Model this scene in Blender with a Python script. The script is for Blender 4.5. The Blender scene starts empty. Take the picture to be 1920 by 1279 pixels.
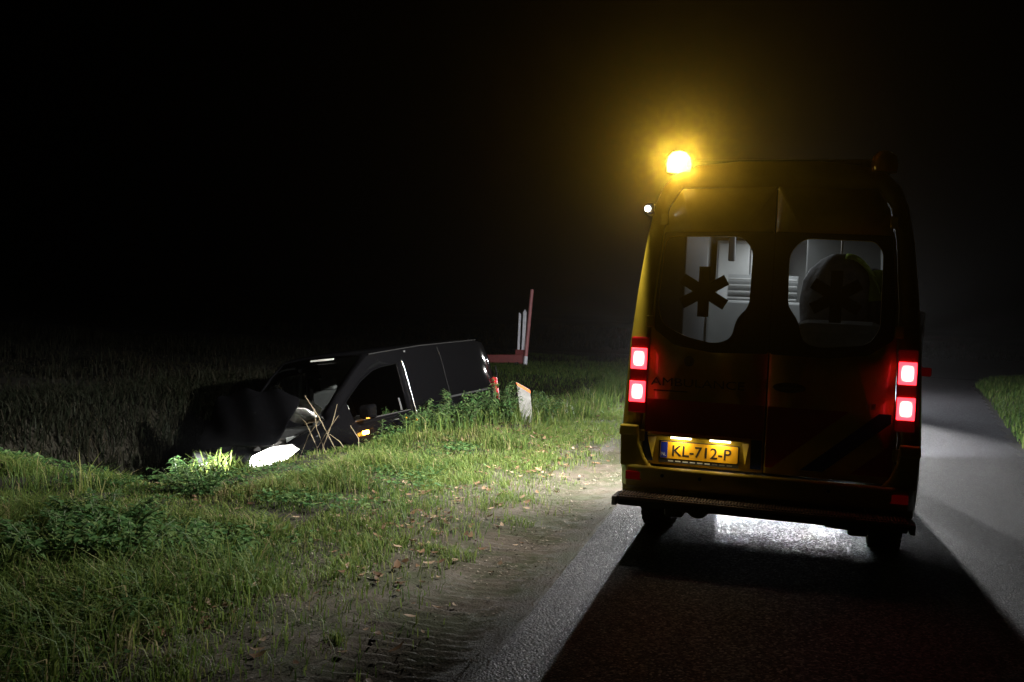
import bpy, bmesh, math, random
import numpy as np
from mathutils import Vector, Matrix, Euler

S = bpy.context.scene
COL = S.collection
R = math.radians
random.seed(7)
RNG = np.random.default_rng(11)

# ------------------------------------------------------------------ camera
cam = bpy.data.cameras.new('camera')
cam.sensor_width = 36.0
cam.lens = 35.0
cam.clip_start = 0.05
cam.clip_end = 3000
camo = bpy.data.objects.new('camera', cam)
COL.objects.link(camo)
YAW, PITCH, ROLL = R(14.0), R(-1.5), R(2.6)
fw = Vector((-math.sin(YAW)*math.cos(PITCH), math.cos(YAW)*math.cos(PITCH), math.sin(PITCH)))
rt = fw.cross(Vector((0, 0, 1))).normalized()
up = rt.cross(fw)
r2 = rt*math.cos(ROLL)+up*math.sin(ROLL)
u2 = -rt*math.sin(ROLL)+up*math.cos(ROLL)
mw = Matrix((r2, u2, -fw)).transposed().to_4x4()
mw.translation = Vector((0, 0, 1.55))
camo.matrix_world = mw
S.camera = camo

# ------------------------------------------------------------------ night sky, moon, exposure
w = bpy.data.worlds.new('World')
S.world = w
w.use_nodes = True
nt = w.node_tree
sky = nt.nodes.new('ShaderNodeTexSky')
sky.sky_type = 'NISHITA'
sky.sun_disc = False
sky.sun_elevation = R(-6.0)
sky.sun_rotation = R(150)
bg = nt.nodes['Background']
nt.links.new(sky.outputs[0], bg.inputs['Color'])
bg.inputs['Strength'].default_value = 0.01
ml = bpy.data.lights.new('moon', 'SUN')
ml.energy = 0.003
ml.angle = R(0.5)
ml.color = (1.0, 0.95, 0.88)
mo = bpy.data.objects.new('moon', ml)
mo.rotation_euler = (R(50), 0, R(150))
COL.objects.link(mo)

S.view_settings.view_transform = 'Standard'
S.view_settings.look = 'None'
S.view_settings.exposure = 0.0
S.view_settings.gamma = 1.0
S.view_settings.use_curve_mapping = False
S.render.engine = 'CYCLES'
S.cycles.use_denoising = True
S.cycles.max_bounces = 4
S.cycles.diffuse_bounces = 1
S.cycles.glossy_bounces = 2
S.cycles.volume_bounces = 0
S.cycles.transparent_max_bounces = 10
S.cycles.sample_clamp_indirect = 4.0
S.cycles.sample_clamp_direct = 0.0

HAZE = 0.0006           # scattering per metre of the night mist
P_ROOF = 1200.0        # each work lamp on the fire engine's roof
P_HEAD = 4500.0        # each headlight of the fire engine
P_AMBER = 2000.0        # amber beacon
P_VAN = 2600.0          # van headlight
P_AMBHEAD = 2600.0      # ambulance headlights
P_SIDE = 950.0          # white scene lamp on the ambulance's left side
P_SIDE_FILL = 5000.0        # unseen second lamp added further forward to brighten the verge
P_FIRE_FILL = 1500.0    # fill lamps added on the fire engine's flanks for the far road
P_CABIN = 9.0          # ambulance cabin ceiling lamp


# ------------------------------------------------------------------ materials
def nodes_of(name):
    m = bpy.data.materials.new(name)
    m.use_nodes = True
    t = m.node_tree
    return m, t, t.nodes['Principled BSDF'], t.nodes['Material Output']


def mat(name, col, rough=0.5, metal=0.0, spec=0.5, coat=0.0, vary=0.0, vscale=6.0, bump=0.0, bscale=60.0, emit=None, es=0.0):
    m, t, p, o = nodes_of(name)
    p.inputs['Base Color'].default_value = (*col, 1)
    p.inputs['Roughness'].default_value = rough
    p.inputs['Metallic'].default_value = metal
    p.inputs['Specular IOR Level'].default_value = spec
    p.inputs['Coat Weight'].default_value = coat
    p.inputs['Coat Roughness'].default_value = 0.03
    tc = t.nodes.new('ShaderNodeTexCoord')
    if vary > 0:
        n = t.nodes.new('ShaderNodeTexNoise')
        n.inputs['Scale'].default_value = vscale
        n.inputs['Detail'].default_value = 6
        n.inputs['Roughness'].default_value = 0.65
        t.links.new(tc.outputs['Object'], n.inputs['Vector'])
        r = t.nodes.new('ShaderNodeValToRGB')
        r.color_ramp.elements[0].position = 0.3
        r.color_ramp.elements[1].position = 0.7
        r.color_ramp.elements[0].color = (*[c*(1-vary) for c in col], 1)
        r.color_ramp.elements[1].color = (*[min(1, c*(1+vary)) for c in col], 1)
        t.links.new(n.outputs['Fac'], r.inputs['Fac'])
        t.links.new(r.outputs['Color'], p.inputs['Base Color'])
        mr = t.nodes.new('ShaderNodeMapRange')
        mr.inputs['To Min'].default_value = max(0.02, rough*(1-0.4*vary))
        mr.inputs['To Max'].default_value = min(1, rough*(1+0.8*vary))
        t.links.new(n.outputs['Fac'], mr.inputs['Value'])
        t.links.new(mr.outputs['Result'], p.inputs['Roughness'])
    if bump > 0:
        n = t.nodes.new('ShaderNodeTexNoise')
        n.inputs['Scale'].default_value = bscale
        n.inputs['Detail'].default_value = 4
        t.links.new(tc.outputs['Object'], n.inputs['Vector'])
        b = t.nodes.new('ShaderNodeBump')
        b.inputs['Strength'].default_value = bump
        b.inputs['Distance'].default_value = 0.02
        t.links.new(n.outputs['Fac'], b.inputs['Height'])
        t.links.new(b.outputs['Normal'], p.inputs['Normal'])
    if emit:
        p.inputs['Emission Color'].default_value = (*emit, 1)
        p.inputs['Emission Strength'].default_value = es
    return m


def glass_mat(name, tint, gloss=0.10, rough=0.02):
    m, t, p, o = nodes_of(name)
    t.nodes.remove(p)
    tr = t.nodes.new('ShaderNodeBsdfTransparent')
    tr.inputs['Color'].default_value = (*tint, 1)
    g = t.nodes.new('ShaderNodeBsdfGlossy')
    g.inputs['Roughness'].default_value = rough
    g.inputs['Color'].default_value = (0.9, 0.9, 0.9, 1)
    f = t.nodes.new('ShaderNodeFresnel')
    f.inputs['IOR'].default_value = 1.3+gloss
    mx = t.nodes.new('ShaderNodeMixShader')
    t.links.new(f.outputs[0], mx.inputs[0])
    t.links.new(tr.outputs[0], mx.inputs[1])
    t.links.new(g.outputs[0], mx.inputs[2])
    t.links.new(mx.outputs[0], o.inputs['Surface'])
    return m


def leaf_mat(name, stops, rough=0.5, trans=0.45):
    """foliage: colour picked per blade by the 'tint' attribute, part of the light goes through"""
    m, t, p, o = nodes_of(name)
    a = t.nodes.new('ShaderNodeAttribute')
    a.attribute_name = 'tint'
    r = t.nodes.new('ShaderNodeValToRGB')
    el = r.color_ramp.elements
    el[0].position, el[0].color = stops[0][0], (*stops[0][1], 1)
    el[1].position, el[1].color = stops[-1][0], (*stops[-1][1], 1)
    for s, c in stops[1:-1]:
        e = el.new(s)
        e.color = (*c, 1)
    t.links.new(a.outputs['Fac'], r.inputs['Fac'])
    t.links.new(r.outputs['Color'], p.inputs['Base Color'])
    p.inputs['Roughness'].default_value = rough
    p.inputs['Specular IOR Level'].default_value = 0.22
    tl = t.nodes.new('ShaderNodeBsdfTranslucent')
    t.links.new(r.outputs['Color'], tl.inputs['Color'])
    mx = t.nodes.new('ShaderNodeMixShader')
    mx.inputs[0].default_value = trans
    t.links.new(p.outputs[0], mx.inputs[1])
    t.links.new(tl.outputs[0], mx.inputs[2])
    t.links.new(mx.outputs[0], o.inputs['Surface'])
    return m


def emit_mat(name, col, strength, sampled=False):
    m = mat(name, (0.3, 0.3, 0.3), 0.3, emit=col, es=strength)
    if not sampled:
        m.cycles.emission_sampling = 'NONE'    # the lamp object beside it does the lighting
    return m


def asphalt_mat():
    m, t, p, o = nodes_of('asphalt')
    tc = t.nodes.new('ShaderNodeTexCoord')
    v = t.nodes.new('ShaderNodeTexVoronoi')
    v.inputs['Scale'].default_value = 85
    v.inputs['Randomness'].default_value = 1.0
    t.links.new(tc.outputs['Object'], v.inputs['Vector'])
    n = t.nodes.new('ShaderNodeTexNoise')
    n.inputs['Scale'].default_value = 1.6
    n.inputs['Detail'].default_value = 8
    t.links.new(tc.outputs['Object'], n.inputs['Vector'])
    # chip colour from the cell colour, patches from the noise
    r = t.nodes.new('ShaderNodeValToRGB')
    e = r.color_ramp.elements
    e[0].position, e[0].color = 0.0, (0.010, 0.009, 0.009, 1)
    e[1].position, e[1].color = 0.82, (0.030, 0.027, 0.027, 1)
    q = e.new(0.97)
    q.color = (0.22, 0.21, 0.21, 1)
    sp = t.nodes.new('ShaderNodeSeparateColor')
    t.links.new(v.outputs['Color'], sp.inputs[0])
    t.links.new(sp.outputs[0], r.inputs['Fac'])
    mx = t.nodes.new('ShaderNodeMixRGB')
    mx.blend_type = 'MULTIPLY'
    mx.inputs[0].default_value = 0.7
    r2_ = t.nodes.new('ShaderNodeValToRGB')
    r2_.color_ramp.elements[0].position = 0.3
    r2_.color_ramp.elements[0].color = (0.45, 0.45, 0.45, 1)
    r2_.color_ramp.elements[1].position = 0.7
    t.links.new(n.outputs['Fac'], r2_.inputs['Fac'])
    t.links.new(r.outputs['Color'], mx.inputs[1])
    t.links.new(r2_.outputs['Color'], mx.inputs[2])
    t.links.new(mx.outputs[0], p.inputs['Base Color'])
    rr = t.nodes.new('ShaderNodeValToRGB')
    rr.color_ramp.interpolation = 'CONSTANT'
    rr.color_ramp.elements[0].color = (0.75, 0.75, 0.75, 1)
    rr.color_ramp.elements[1].position = 0.86
    rr.color_ramp.elements[1].color = (0.33, 0.33, 0.33, 1)
    q = rr.color_ramp.elements.new(0.5)
    q.color = (0.55, 0.55, 0.55, 1)
    t.links.new(sp.outputs[1], rr.inputs['Fac'])
    t.links.new(rr.outputs['Color'], p.inputs['Roughness'])
    p.inputs['Specular IOR Level'].default_value = 0.4
    # each chip is a little stone with its own tilt
    v2 = t.nodes.new('ShaderNodeTexVoronoi')
    v2.inputs['Scale'].default_value = 85
    t.links.new(tc.outputs['Object'], v2.inputs['Vector'])
    ad = t.nodes.new('ShaderNodeMath')
    ad.operation = 'MULTIPLY_ADD'
    ad.inputs[1].default_value = -0.9
    t.links.new(v2.outputs['Distance'], ad.inputs[0])
    t.links.new(sp.outputs[2], ad.inputs[2])
    b = t.nodes.new('ShaderNodeBump')
    b.inputs['Strength'].default_value = 0.85
    b.inputs['Distance'].default_value = 0.006
    t.links.new(ad.outputs[0], b.inputs['Height'])
    t.links.new(b.outputs['Normal'], p.inputs['Normal'])
    return m


def soil_mat():
    m, t, p, o = nodes_of('soil')
    tc = t.nodes.new('ShaderNodeTexCoord')
    n = t.nodes.new('ShaderNodeTexNoise')
    n.inputs['Scale'].default_value = 4.5
    n.inputs['Detail'].default_value = 12
    n.inputs['Roughness'].default_value = 0.8
    t.links.new(tc.outputs['Object'], n.inputs['Vector'])
    r = t.nodes.new('ShaderNodeValToRGB')
    e = r.color_ramp.elements
    e[0].position, e[0].color = 0.28, (0.022, 0.017, 0.012, 1)
    e[1].position, e[1].color = 0.72, (0.085, 0.068, 0.050, 1)
    t.links.new(n.outputs['Fac'], r.inputs['Fac'])
    n2 = t.nodes.new('ShaderNodeTexNoise')
    n2.inputs['Scale'].default_value = 70
    n2.inputs['Detail'].default_value = 5
    t.links.new(tc.outputs['Object'], n2.inputs['Vector'])
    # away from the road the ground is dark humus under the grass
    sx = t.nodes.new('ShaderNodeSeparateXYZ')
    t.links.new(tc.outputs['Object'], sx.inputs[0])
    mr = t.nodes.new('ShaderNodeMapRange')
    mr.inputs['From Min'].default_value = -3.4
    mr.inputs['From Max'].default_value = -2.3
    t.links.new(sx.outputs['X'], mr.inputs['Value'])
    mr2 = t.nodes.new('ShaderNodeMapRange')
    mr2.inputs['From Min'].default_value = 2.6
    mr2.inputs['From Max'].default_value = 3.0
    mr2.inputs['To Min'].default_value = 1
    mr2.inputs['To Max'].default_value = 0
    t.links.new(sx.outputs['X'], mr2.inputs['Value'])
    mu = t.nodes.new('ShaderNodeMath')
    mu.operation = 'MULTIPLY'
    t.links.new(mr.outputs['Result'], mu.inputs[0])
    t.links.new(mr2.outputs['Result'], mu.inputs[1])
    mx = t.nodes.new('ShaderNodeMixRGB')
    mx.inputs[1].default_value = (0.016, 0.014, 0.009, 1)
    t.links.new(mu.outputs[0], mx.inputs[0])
    n3 = t.nodes.new('ShaderNodeTexNoise')
    n3.inputs['Scale'].default_value = 1.7
    n3.inputs['Detail'].default_value = 9
    n3.inputs['Roughness'].default_value = 0.75
    t.links.new(tc.outputs['Object'], n3.inputs['Vector'])
    r3 = t.nodes.new('ShaderNodeValToRGB')
    r3.color_ramp.elements[0].position = 0.42
    r3.color_ramp.elements[1].position = 0.58
    t.links.new(n3.outputs['Fac'], r3.inputs['Fac'])
    ms = t.nodes.new('ShaderNodeMixRGB')
    ms.inputs[1].default_value = (0.030, 0.032, 0.014, 1)
    t.links.new(r3.outputs['Color'], ms.inputs[0])
    t.links.new(r.outputs['Color'], ms.inputs[2])
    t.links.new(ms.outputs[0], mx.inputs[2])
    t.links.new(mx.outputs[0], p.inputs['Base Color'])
    p.inputs['Roughness'].default_value = 0.85
    p.inputs['Specular IOR Level'].default_value = 0.25
    b = t.nodes.new('ShaderNodeBump')
    b.inputs['Strength'].default_value = 0.8
    b.inputs['Distance'].default_value = 0.012
    t.links.new(n2.outputs['Fac'], b.inputs['Height'])
    t.links.new(b.outputs['Normal'], p.inputs['Normal'])
    return m


M = dict(
    yellow=mat('yellow_paint', (0.38, 0.26, 0.020), 0.32, coat=0.3, vary=0.15, vscale=5),
    red_stripe=mat('red_reflective_film', (0.30, 0.018, 0.012), 0.38, vary=0.1),
    blue_stripe=mat('blue_reflective_film', (0.012, 0.03, 0.16), 0.38, vary=0.1),
    black_film=mat('black_film', (0.012, 0.012, 0.013), 0.35),
    black_plastic=mat('black_plastic', (0.022, 0.021, 0.021), 0.55, vary=0.25, vscale=20, bump=0.1, bscale=250),
    rubber=mat('rubber', (0.018, 0.018, 0.018), 0.8, vary=0.3, vscale=25, bump=0.2, bscale=120),
    steel=mat('worn_steel', (0.30, 0.28, 0.26), 0.42, 0.8, vary=0.35, vscale=25),
    dark_steel=mat('dirty_steel', (0.05, 0.047, 0.043), 0.6, 0.5, vary=0.35, vscale=18, bump=0.15, bscale=90),
    tread=mat('step_tread', (0.16, 0.11, 0.075), 0.55, 0.3, vary=0.35, vscale=40),
    lining=mat('cabin_lining', (0.62, 0.63, 0.62), 0.5, vary=0.06),
    cabinet=mat('cabin_cupboard', (0.50, 0.52, 0.52), 0.4, vary=0.05),
    cabin_grey=mat('cabin_grey', (0.10, 0.105, 0.11), 0.6, vary=0.15),
    navy=mat('navy_cloth', (0.22, 0.225, 0.235), 0.9, vary=0.3, vscale=12, bump=0.3, bscale=25),
    lime=mat('lime_cloth', (0.45, 0.62, 0.08), 0.75, vary=0.15, vscale=14, bump=0.2, bscale=30),
    ambglass=glass_mat('ambulance_glass', (0.55, 0.56, 0.56), 0.15),
    darkglass=mat('dark_glass', (0.006, 0.007, 0.008), 0.06, spec=0.6),
    vanglass=glass_mat('van_glass', (0.93, 0.96, 0.95), 0.12),
    red_lens=mat('red_lens', (0.30, 0.006, 0.008), 0.15, coat=0.5, emit=(1, 0.01, 0.015), es=0.02),
    tail_rim=emit_mat('tail_lamp_rim', (1.0, 0.02, 0.03), 8.0, True),
    tail_core=emit_mat('tail_lamp_core', (1.0, 0.36, 0.30), 5.0),
    amber_on=emit_mat('amber_beacon_lit', (1.0, 0.66, 0.12), 5.0),
    amber_off=mat('amber_lens', (0.45, 0.16, 0.01), 0.12, coat=0.6),
    plate_yellow=mat('plate_yellow', (0.72, 0.36, 0.012), 0.35, vary=0.04),
    plate_blue=mat('plate_blue', (0.015, 0.03, 0.30), 0.35),
    ink=mat('plate_ink', (0.012, 0.010, 0.008), 0.5),
    letter=mat('letter_film', (0.03, 0.016, 0.012), 0.45),
    white_print=mat('white_print', (0.6, 0.6, 0.6), 0.5),
    plate_bulb=emit_mat('plate_bulb', (1.0, 0.88, 0.6), 12.0),
    cabin_lamp=emit_mat('cabin_lamp', (0.93, 0.97, 1.0), 2.5),
    white_lamp=emit_mat('white_lamp', (0.92, 0.95, 1.0), 16.0),
    mirror_grey=mat('mirror_shell', (0.75, 0.75, 0.78), 0.2, 0.3, coat=0.5),
    mirror_glass=mat('mirror_glass', (0.6, 0.6, 0.6), 0.05, 1.0),
    black_paint=mat('black_car_paint', (0.003, 0.003, 0.0035), 0.05, spec=0.25),
    chrome=mat('bright_trim', (0.75, 0.76, 0.78), 0.14, 1.0),
    van_grey=mat('van_interior', (0.06, 0.062, 0.062), 0.8, vary=0.25),
    airbag=mat('white_airbag_cloth', (0.78, 0.76, 0.72), 0.8, vary=0.3, vscale=9, bump=0.35, bscale=14),
    paper=mat('tan_paper', (0.42, 0.30, 0.20), 0.8, vary=0.25),
    head_on=emit_mat('headlamp_lit', (0.95, 0.97, 1.0), 14.0),
    head_off=mat('headlamp_lens', (0.35, 0.36, 0.38), 0.08, 0.2, coat=1.0),
    ind_on=emit_mat('indicator_lit', (1.0, 0.42, 0.04), 30.0),
    truck_red=mat('truck_red', (0.36, 0.02, 0.015), 0.3, coat=0.6, vary=0.1),
    truck_white=mat('truck_white', (0.7, 0.7, 0.7), 0.35, coat=0.3, vary=0.08),
    post_grey=mat('weathered_post', (0.22, 0.215, 0.205), 0.7, vary=0.3, vscale=16, bump=0.3, bscale=60),
    post_orange=mat('post_reflector', (0.70, 0.17, 0.04), 0.45, vary=0.15),
    sign_white=mat('sign_white', (0.70, 0.68, 0.68), 0.45, vary=0.2, vscale=9),
    sign_red=mat('sign_red', (0.15, 0.018, 0.014), 0.5, vary=0.25, vscale=8),
    pole_pink=mat('faded_red_pole', (0.36, 0.13, 0.12), 0.5, vary=0.25, vscale=7),
    stalk=mat('dry_stalk', (0.14, 0.11, 0.065), 0.8, vary=0.35, vscale=14),
    weed_stem=mat('weed_stem', (0.06, 0.09, 0.03), 0.7, vary=0.3),
    asphalt=asphalt_mat(),
    soil=soil_mat(),
)

def lit_dome(name, col, es):
    m, t, p, o = nodes_of(name)
    t.nodes.remove(p)
    e = t.nodes.new('ShaderNodeEmission')
    e.inputs[0].default_value = (*col, 1)
    e.inputs[1].default_value = es
    tr = t.nodes.new('ShaderNodeBsdfTransparent')
    ad = t.nodes.new('ShaderNodeAddShader')
    t.links.new(e.outputs[0], ad.inputs[0])
    t.links.new(tr.outputs[0], ad.inputs[1])
    t.links.new(ad.outputs[0], o.inputs['Surface'])
    m.cycles.emission_sampling = 'NONE'
    return m


def glow_lens(name, stops, axes=(1, 0, 1)):
    """lamp glass: hottest over the bulb, weaker and more coloured towards its rim"""
    m, t, p, o = nodes_of(name)
    tc = t.nodes.new('ShaderNodeTexCoord')
    mp = t.nodes.new('ShaderNodeVectorMath')
    mp.operation = 'SUBTRACT'
    mp.inputs[1].default_value = (0.5, 0.5, 0.5)
    t.links.new(tc.outputs['Generated'], mp.inputs[0])
    mu = t.nodes.new('ShaderNodeVectorMath')
    mu.operation = 'MULTIPLY'
    mu.inputs[1].default_value = axes
    t.links.new(mp.outputs[0], mu.inputs[0])
    ln = t.nodes.new('ShaderNodeVectorMath')
    ln.operation = 'LENGTH'
    t.links.new(mu.outputs[0], ln.inputs[0])
    r = t.nodes.new('ShaderNodeValToRGB')
    el = r.color_ramp.elements
    el[0].position, el[0].color = stops[0][0], (*stops[0][1], 1)
    el[1].position, el[1].color = stops[-1][0], (*stops[-1][1], 1)
    for q, c in stops[1:-1]:
        e = el.new(q)
        e.color = (*c, 1)
    t.links.new(ln.outputs['Value'], r.inputs['Fac'])
    t.links.new(r.outputs['Color'], p.inputs['Emission Color'])
    p.inputs['Emission Strength'].default_value = 1.0
    p.inputs['Roughness'].default_value = 0.2
    p.inputs['Base Color'].default_value = (0.2, 0.2, 0.2, 1)
    m.cycles.emission_sampling = 'NONE'
    return m


M['tail_core'] = glow_lens('tail_lamp_core_glass', [(0.0, (6, 4.2, 3.8)), (0.48, (4, 2.2, 2.0)), (0.60, (2.5, 0.7, 0.6)), (0.72, (1.6, 0.05, 0.06))])
M['van_head'] = glow_lens('van_headlamp_glass', [(0.0, (20, 20, 19.5)), (0.36, (9, 9, 8.6)), (0.52, (2.6, 2.55, 2.4)), (0.66, (0.5, 0.47, 0.42))], (0, 1, 1))
M['gap_black'] = mat('gap_black', (0.012, 0.012, 0.012), 0.7, spec=0.2)
M['amber_on'] = lit_dome('amber_beacon_clear', (1.0, 0.66, 0.12), 3.0)
G_STOPS = [(0.0, (0.030, 0.070, 0.016)), (0.45, (0.086, 0.140, 0.028)), (0.78, (0.155, 0.190, 0.045)), (1.0, (0.24, 0.20, 0.10))]
M['grass'] = leaf_mat('grass_blade', G_STOPS, 0.65, 0.45)
M['weed'] = leaf_mat('weed_leaf', [(0, (0.025, 0.070, 0.022)), (0.6, (0.065, 0.135, 0.042)), (1, (0.14, 0.20, 0.07))], 0.5, 0.35)
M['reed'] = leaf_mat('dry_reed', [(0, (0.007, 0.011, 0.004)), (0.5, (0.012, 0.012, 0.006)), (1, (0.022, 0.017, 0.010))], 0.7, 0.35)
M['dead'] = leaf_mat('dead_leaf', [(0, (0.075, 0.042, 0.022)), (0.5, (0.17, 0.10, 0.055)), (1, (0.30, 0.22, 0.15))], 0.6, 0.2)


# ------------------------------------------------------------------ helpers
class MB:
    def __init__(self):
        self.v, self.f = [], []

    def add(self, vs, fs):
        b = len(self.v)
        self.v += [tuple(p) for p in vs]
        self.f += [tuple(b+i for i in q) for q in fs]
        return self

    def box(self, c, s, rot=None):
        vs = [Vector((x*s[0]/2, y*s[1]/2, z*s[2]/2)) for x in (-1, 1) for y in (-1, 1) for z in (-1, 1)]
        if rot:
            e = Euler(rot)
            for q in vs:
                q.rotate(e)
        return self.add([q+Vector(c) for q in vs], [(0, 1, 3, 2), (4, 6, 7, 5), (0, 4, 5, 1), (2, 3, 7, 6), (0, 2, 6, 4), (1, 5, 7, 3)])

    def tube(self, pts, rad, n=8, cap=True):
        pts = [Vector(p) for p in pts]
        rad = rad if isinstance(rad, (list, tuple)) else [rad]*len(pts)
        vs, fs = [], []
        for i, p in enumerate(pts):
            d = (pts[min(i+1, len(pts)-1)]-pts[max(i-1, 0)]).normalized()
            a = d.cross(Vector((0, 0, 1)) if abs(d.z) < 0.9 else Vector((1, 0, 0))).normalized()
            b = d.cross(a)
            for k in range(n):
                t = 2*math.pi*k/n
                vs.append(p+(a*math.cos(t)+b*math.sin(t))*rad[i])
        for i in range(len(pts)-1):
            for k in range(n):
                fs.append((i*n+k, i*n+(k+1) % n, (i+1)*n+(k+1) % n, (i+1)*n+k))
        if cap:
            fs.append(tuple(range(n))[::-1])
            fs.append(tuple((len(pts)-1)*n+k for k in range(n)))
        return self.add(vs, fs)

    def lathe(self, prof, axis='x', n=28, c=(0, 0, 0)):
        """prof: (along, radius)"""
        vs, fs = [], []
        for a, r in prof:
            for k in range(n):
                t = 2*math.pi*k/n
                p = (a, r*math.cos(t), r*math.sin(t)) if axis == 'x' else ((r*math.cos(t), a, r*math.sin(t)) if axis == 'y' else (r*math.cos(t), r*math.sin(t), a))
                vs.append((p[0]+c[0], p[1]+c[1], p[2]+c[2]))
        for i in range(len(prof)-1):
            for k in range(n):
                fs.append((i*n+k, i*n+(k+1) % n, (i+1)*n+(k+1) % n, (i+1)*n+k))
        return self.add(vs, fs)

    def slab(self, a, b):
        """closed solid between two outlines with the same number of points"""
        n = len(a)
        return self.add(list(a)+list(b), [tuple(range(n)), tuple(range(2*n-1, n-1, -1))]+[(i, n+i, n+(i+1) % n, (i+1) % n) for i in range(n)])


def obj(name, mb, m, parent=None, bevel=0.0, smooth=None, solid=0.0):
    me = bpy.data.meshes.new(name)
    me.from_pydata(mb.v, [], mb.f)
    bm = bmesh.new()
    bm.from_mesh(me)
    bmesh.ops.recalc_face_normals(bm, faces=bm.faces)
    bm.to_mesh(me)
    bm.free()
    me.materials.append(m)
    if smooth is not None:
        me.shade_smooth()
        me.set_sharp_from_angle(angle=R(smooth))
    o = bpy.data.objects.new(name, me)
    COL.objects.link(o)
    o.parent = parent
    if solid:
        md = o.modifiers.new('solid', 'SOLIDIFY')
        md.thickness = solid
        md.offset = -1
    if bevel:
        md = o.modifiers.new('bevel', 'BEVEL')
        md.width = bevel
        md.segments = 2
        md.limit_method = 'ANGLE'
        md.angle_limit = R(35)
    return o


def np_mesh(name, verts, faces_list, m, tint=None, parent=None):
    """faces_list: list of int arrays (k, n)"""
    me = bpy.data.meshes.new(name)
    verts = np.asarray(verts, np.float32)
    me.vertices.add(len(verts))
    me.vertices.foreach_set('co', verts.ravel())
    loops = np.concatenate([f.ravel() for f in faces_list]).astype(np.int32)
    tot = np.concatenate([np.full(len(f), f.shape[1]) for f in faces_list]).astype(np.int32)
    start = np.concatenate([[0], np.cumsum(tot)[:-1]]).astype(np.int32)
    me.loops.add(len(loops))
    me.loops.foreach_set('vertex_index', loops)
    me.polygons.add(len(tot))
    me.polygons.foreach_set('loop_start', start)
    me.polygons.foreach_set('loop_total', tot)
    me.update(calc_edges=True)
    if tint is not None:
        a = me.attributes.new('tint', 'FLOAT', 'POINT')
        a.data.foreach_set('value', np.asarray(tint, np.float32))
    me.materials.append(m)
    o = bpy.data.objects.new(name, me)
    COL.objects.link(o)
    o.parent = parent
    return o


def thing(name, label, cat, loc=(0, 0, 0), rot=(0, 0, 0), group=None):
    o = bpy.data.objects.new(name, None)
    o.empty_display_size = 0.1
    COL.objects.link(o)
    o.location = loc
    o.rotation_euler = rot
    o['label'] = label
    o['category'] = cat
    if group:
        o['group'] = group
    return o


def tag(o, label=None, cat=None, group=None, kind=None):
    if label:
        o['label'] = label
    if cat:
        o['category'] = cat
    if group:
        o['group'] = group
    if kind:
        o['kind'] = kind
    return o


def spot(name, parent, loc, target, power, size, col=(1, 1, 1), rad=0.05, blend=0.6):
    """a lamp's own light; loc and target in the parent's local frame"""
    l = bpy.data.lights.new(name, 'SPOT')
    l.energy = power
    l.spot_size = R(size)
    l.spot_blend = blend
    l.color = col
    l.shadow_soft_size = rad
    o = bpy.data.objects.new(name, l)
    COL.objects.link(o)
    o.parent = parent
    o.location = loc
    d = Vector(target)-Vector(loc)
    o.rotation_euler = d.to_track_quat('-Z', 'Y').to_euler()
    return o


def text_mesh(name, body, size, m, parent, origin, xdir, udir, width=None, align='LEFT', depth=0.001, bold=0.0):
    cu = bpy.data.curves.new(name, 'FONT')
    cu.body = body
    cu.size = size
    cu.extrude = depth
    cu.offset = bold
    cu.align_x = align
    tmp = bpy.data.objects.new('tmp_text', cu)
    COL.objects.link(tmp)
    dg = bpy.context.evaluated_depsgraph_get()
    me = bpy.data.meshes.new_from_object(tmp.evaluated_get(dg))
    bpy.data.objects.remove(tmp)
    bpy.data.curves.remove(cu)
    me.name = name
    xs = [v.co.x for v in me.vertices]
    sx = width/(max(xs)-min(xs)) if width else 1
    x0 = min(xs) if width else 0
    X, U = Vector(xdir).normalized(), Vector(udir).normalized()
    N = X.cross(U)
    for v in me.vertices:
        c = v.co.copy()
        v.co = Vector(origin)+X*(c.x-x0)*sx+U*c.y+N*c.z
    me.materials.clear()
    me.materials.append(m)
    o = bpy.data.objects.new(name, me)
    COL.objects.link(o)
    o.parent = parent
    return o


def hash2(ix, iy, s=0):
    h = (ix.astype(np.int64)*374761393+iy.astype(np.int64)*668265263+s*982451653) & 0x7fffffff
    h = ((h ^ (h >> 13))*1274126177) & 0x7fffffff
    return ((h ^ (h >> 16)) & 0xffff)/65535.0


def noise2(x, y, s=0):
    x = np.asarray(x, float)
    y = np.asarray(y, float)
    ix, iy = np.floor(x), np.floor(y)
    fx, fy = x-ix, y-iy
    fx = fx*fx*(3-2*fx)
    fy = fy*fy*(3-2*fy)
    a, b = hash2(ix, iy, s), hash2(ix+1, iy, s)
    c, d = hash2(ix, iy+1, s), hash2(ix+1, iy+1, s)
    return (a*(1-fx)+b*fx)*(1-fy)+(c*(1-fx)+d*fx)*fy


def fbm(x, y, s=0, o=4):
    t, a, n = 0, 1, 0
    for k in range(o):
        t = t+a*noise2(x*2**k, y*2**k, s+k)
        n += a
        a *= 0.5
    return t/n


def sstep(a, b, x):
    t = np.clip((x-a)/(b-a), 0, 1)
    return t*t*(3-2*t)


# ------------------------------------------------------------------ terrain
def ditch_edge(y):
    return np.interp(y, [0, 8, 9, 10, 12, 14, 17, 22, 40], [-4.4, -4.35, -4.2, -4.05, -3.8, -3.45, -3.1, -3.0, -3.0])


def ditch_start(x, y):
    y0 = 6.95+0.28*np.maximum(-4.5-x, 0)
    return sstep(0.0, 1.5, y-y0)


def road_left(y):
    return np.interp(y, [-10, 30, 36, 38], [-1.18, -1.18, -2.2, -4.0])


def road_right(y):
    return np.interp(y, [-10, 11, 14.7, 18.8, 26.4, 33, 37, 41, 43], [3.1, 3.2, 3.5, 4.15, 5.4, 6.4, 7.4, 10, 16])


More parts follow.
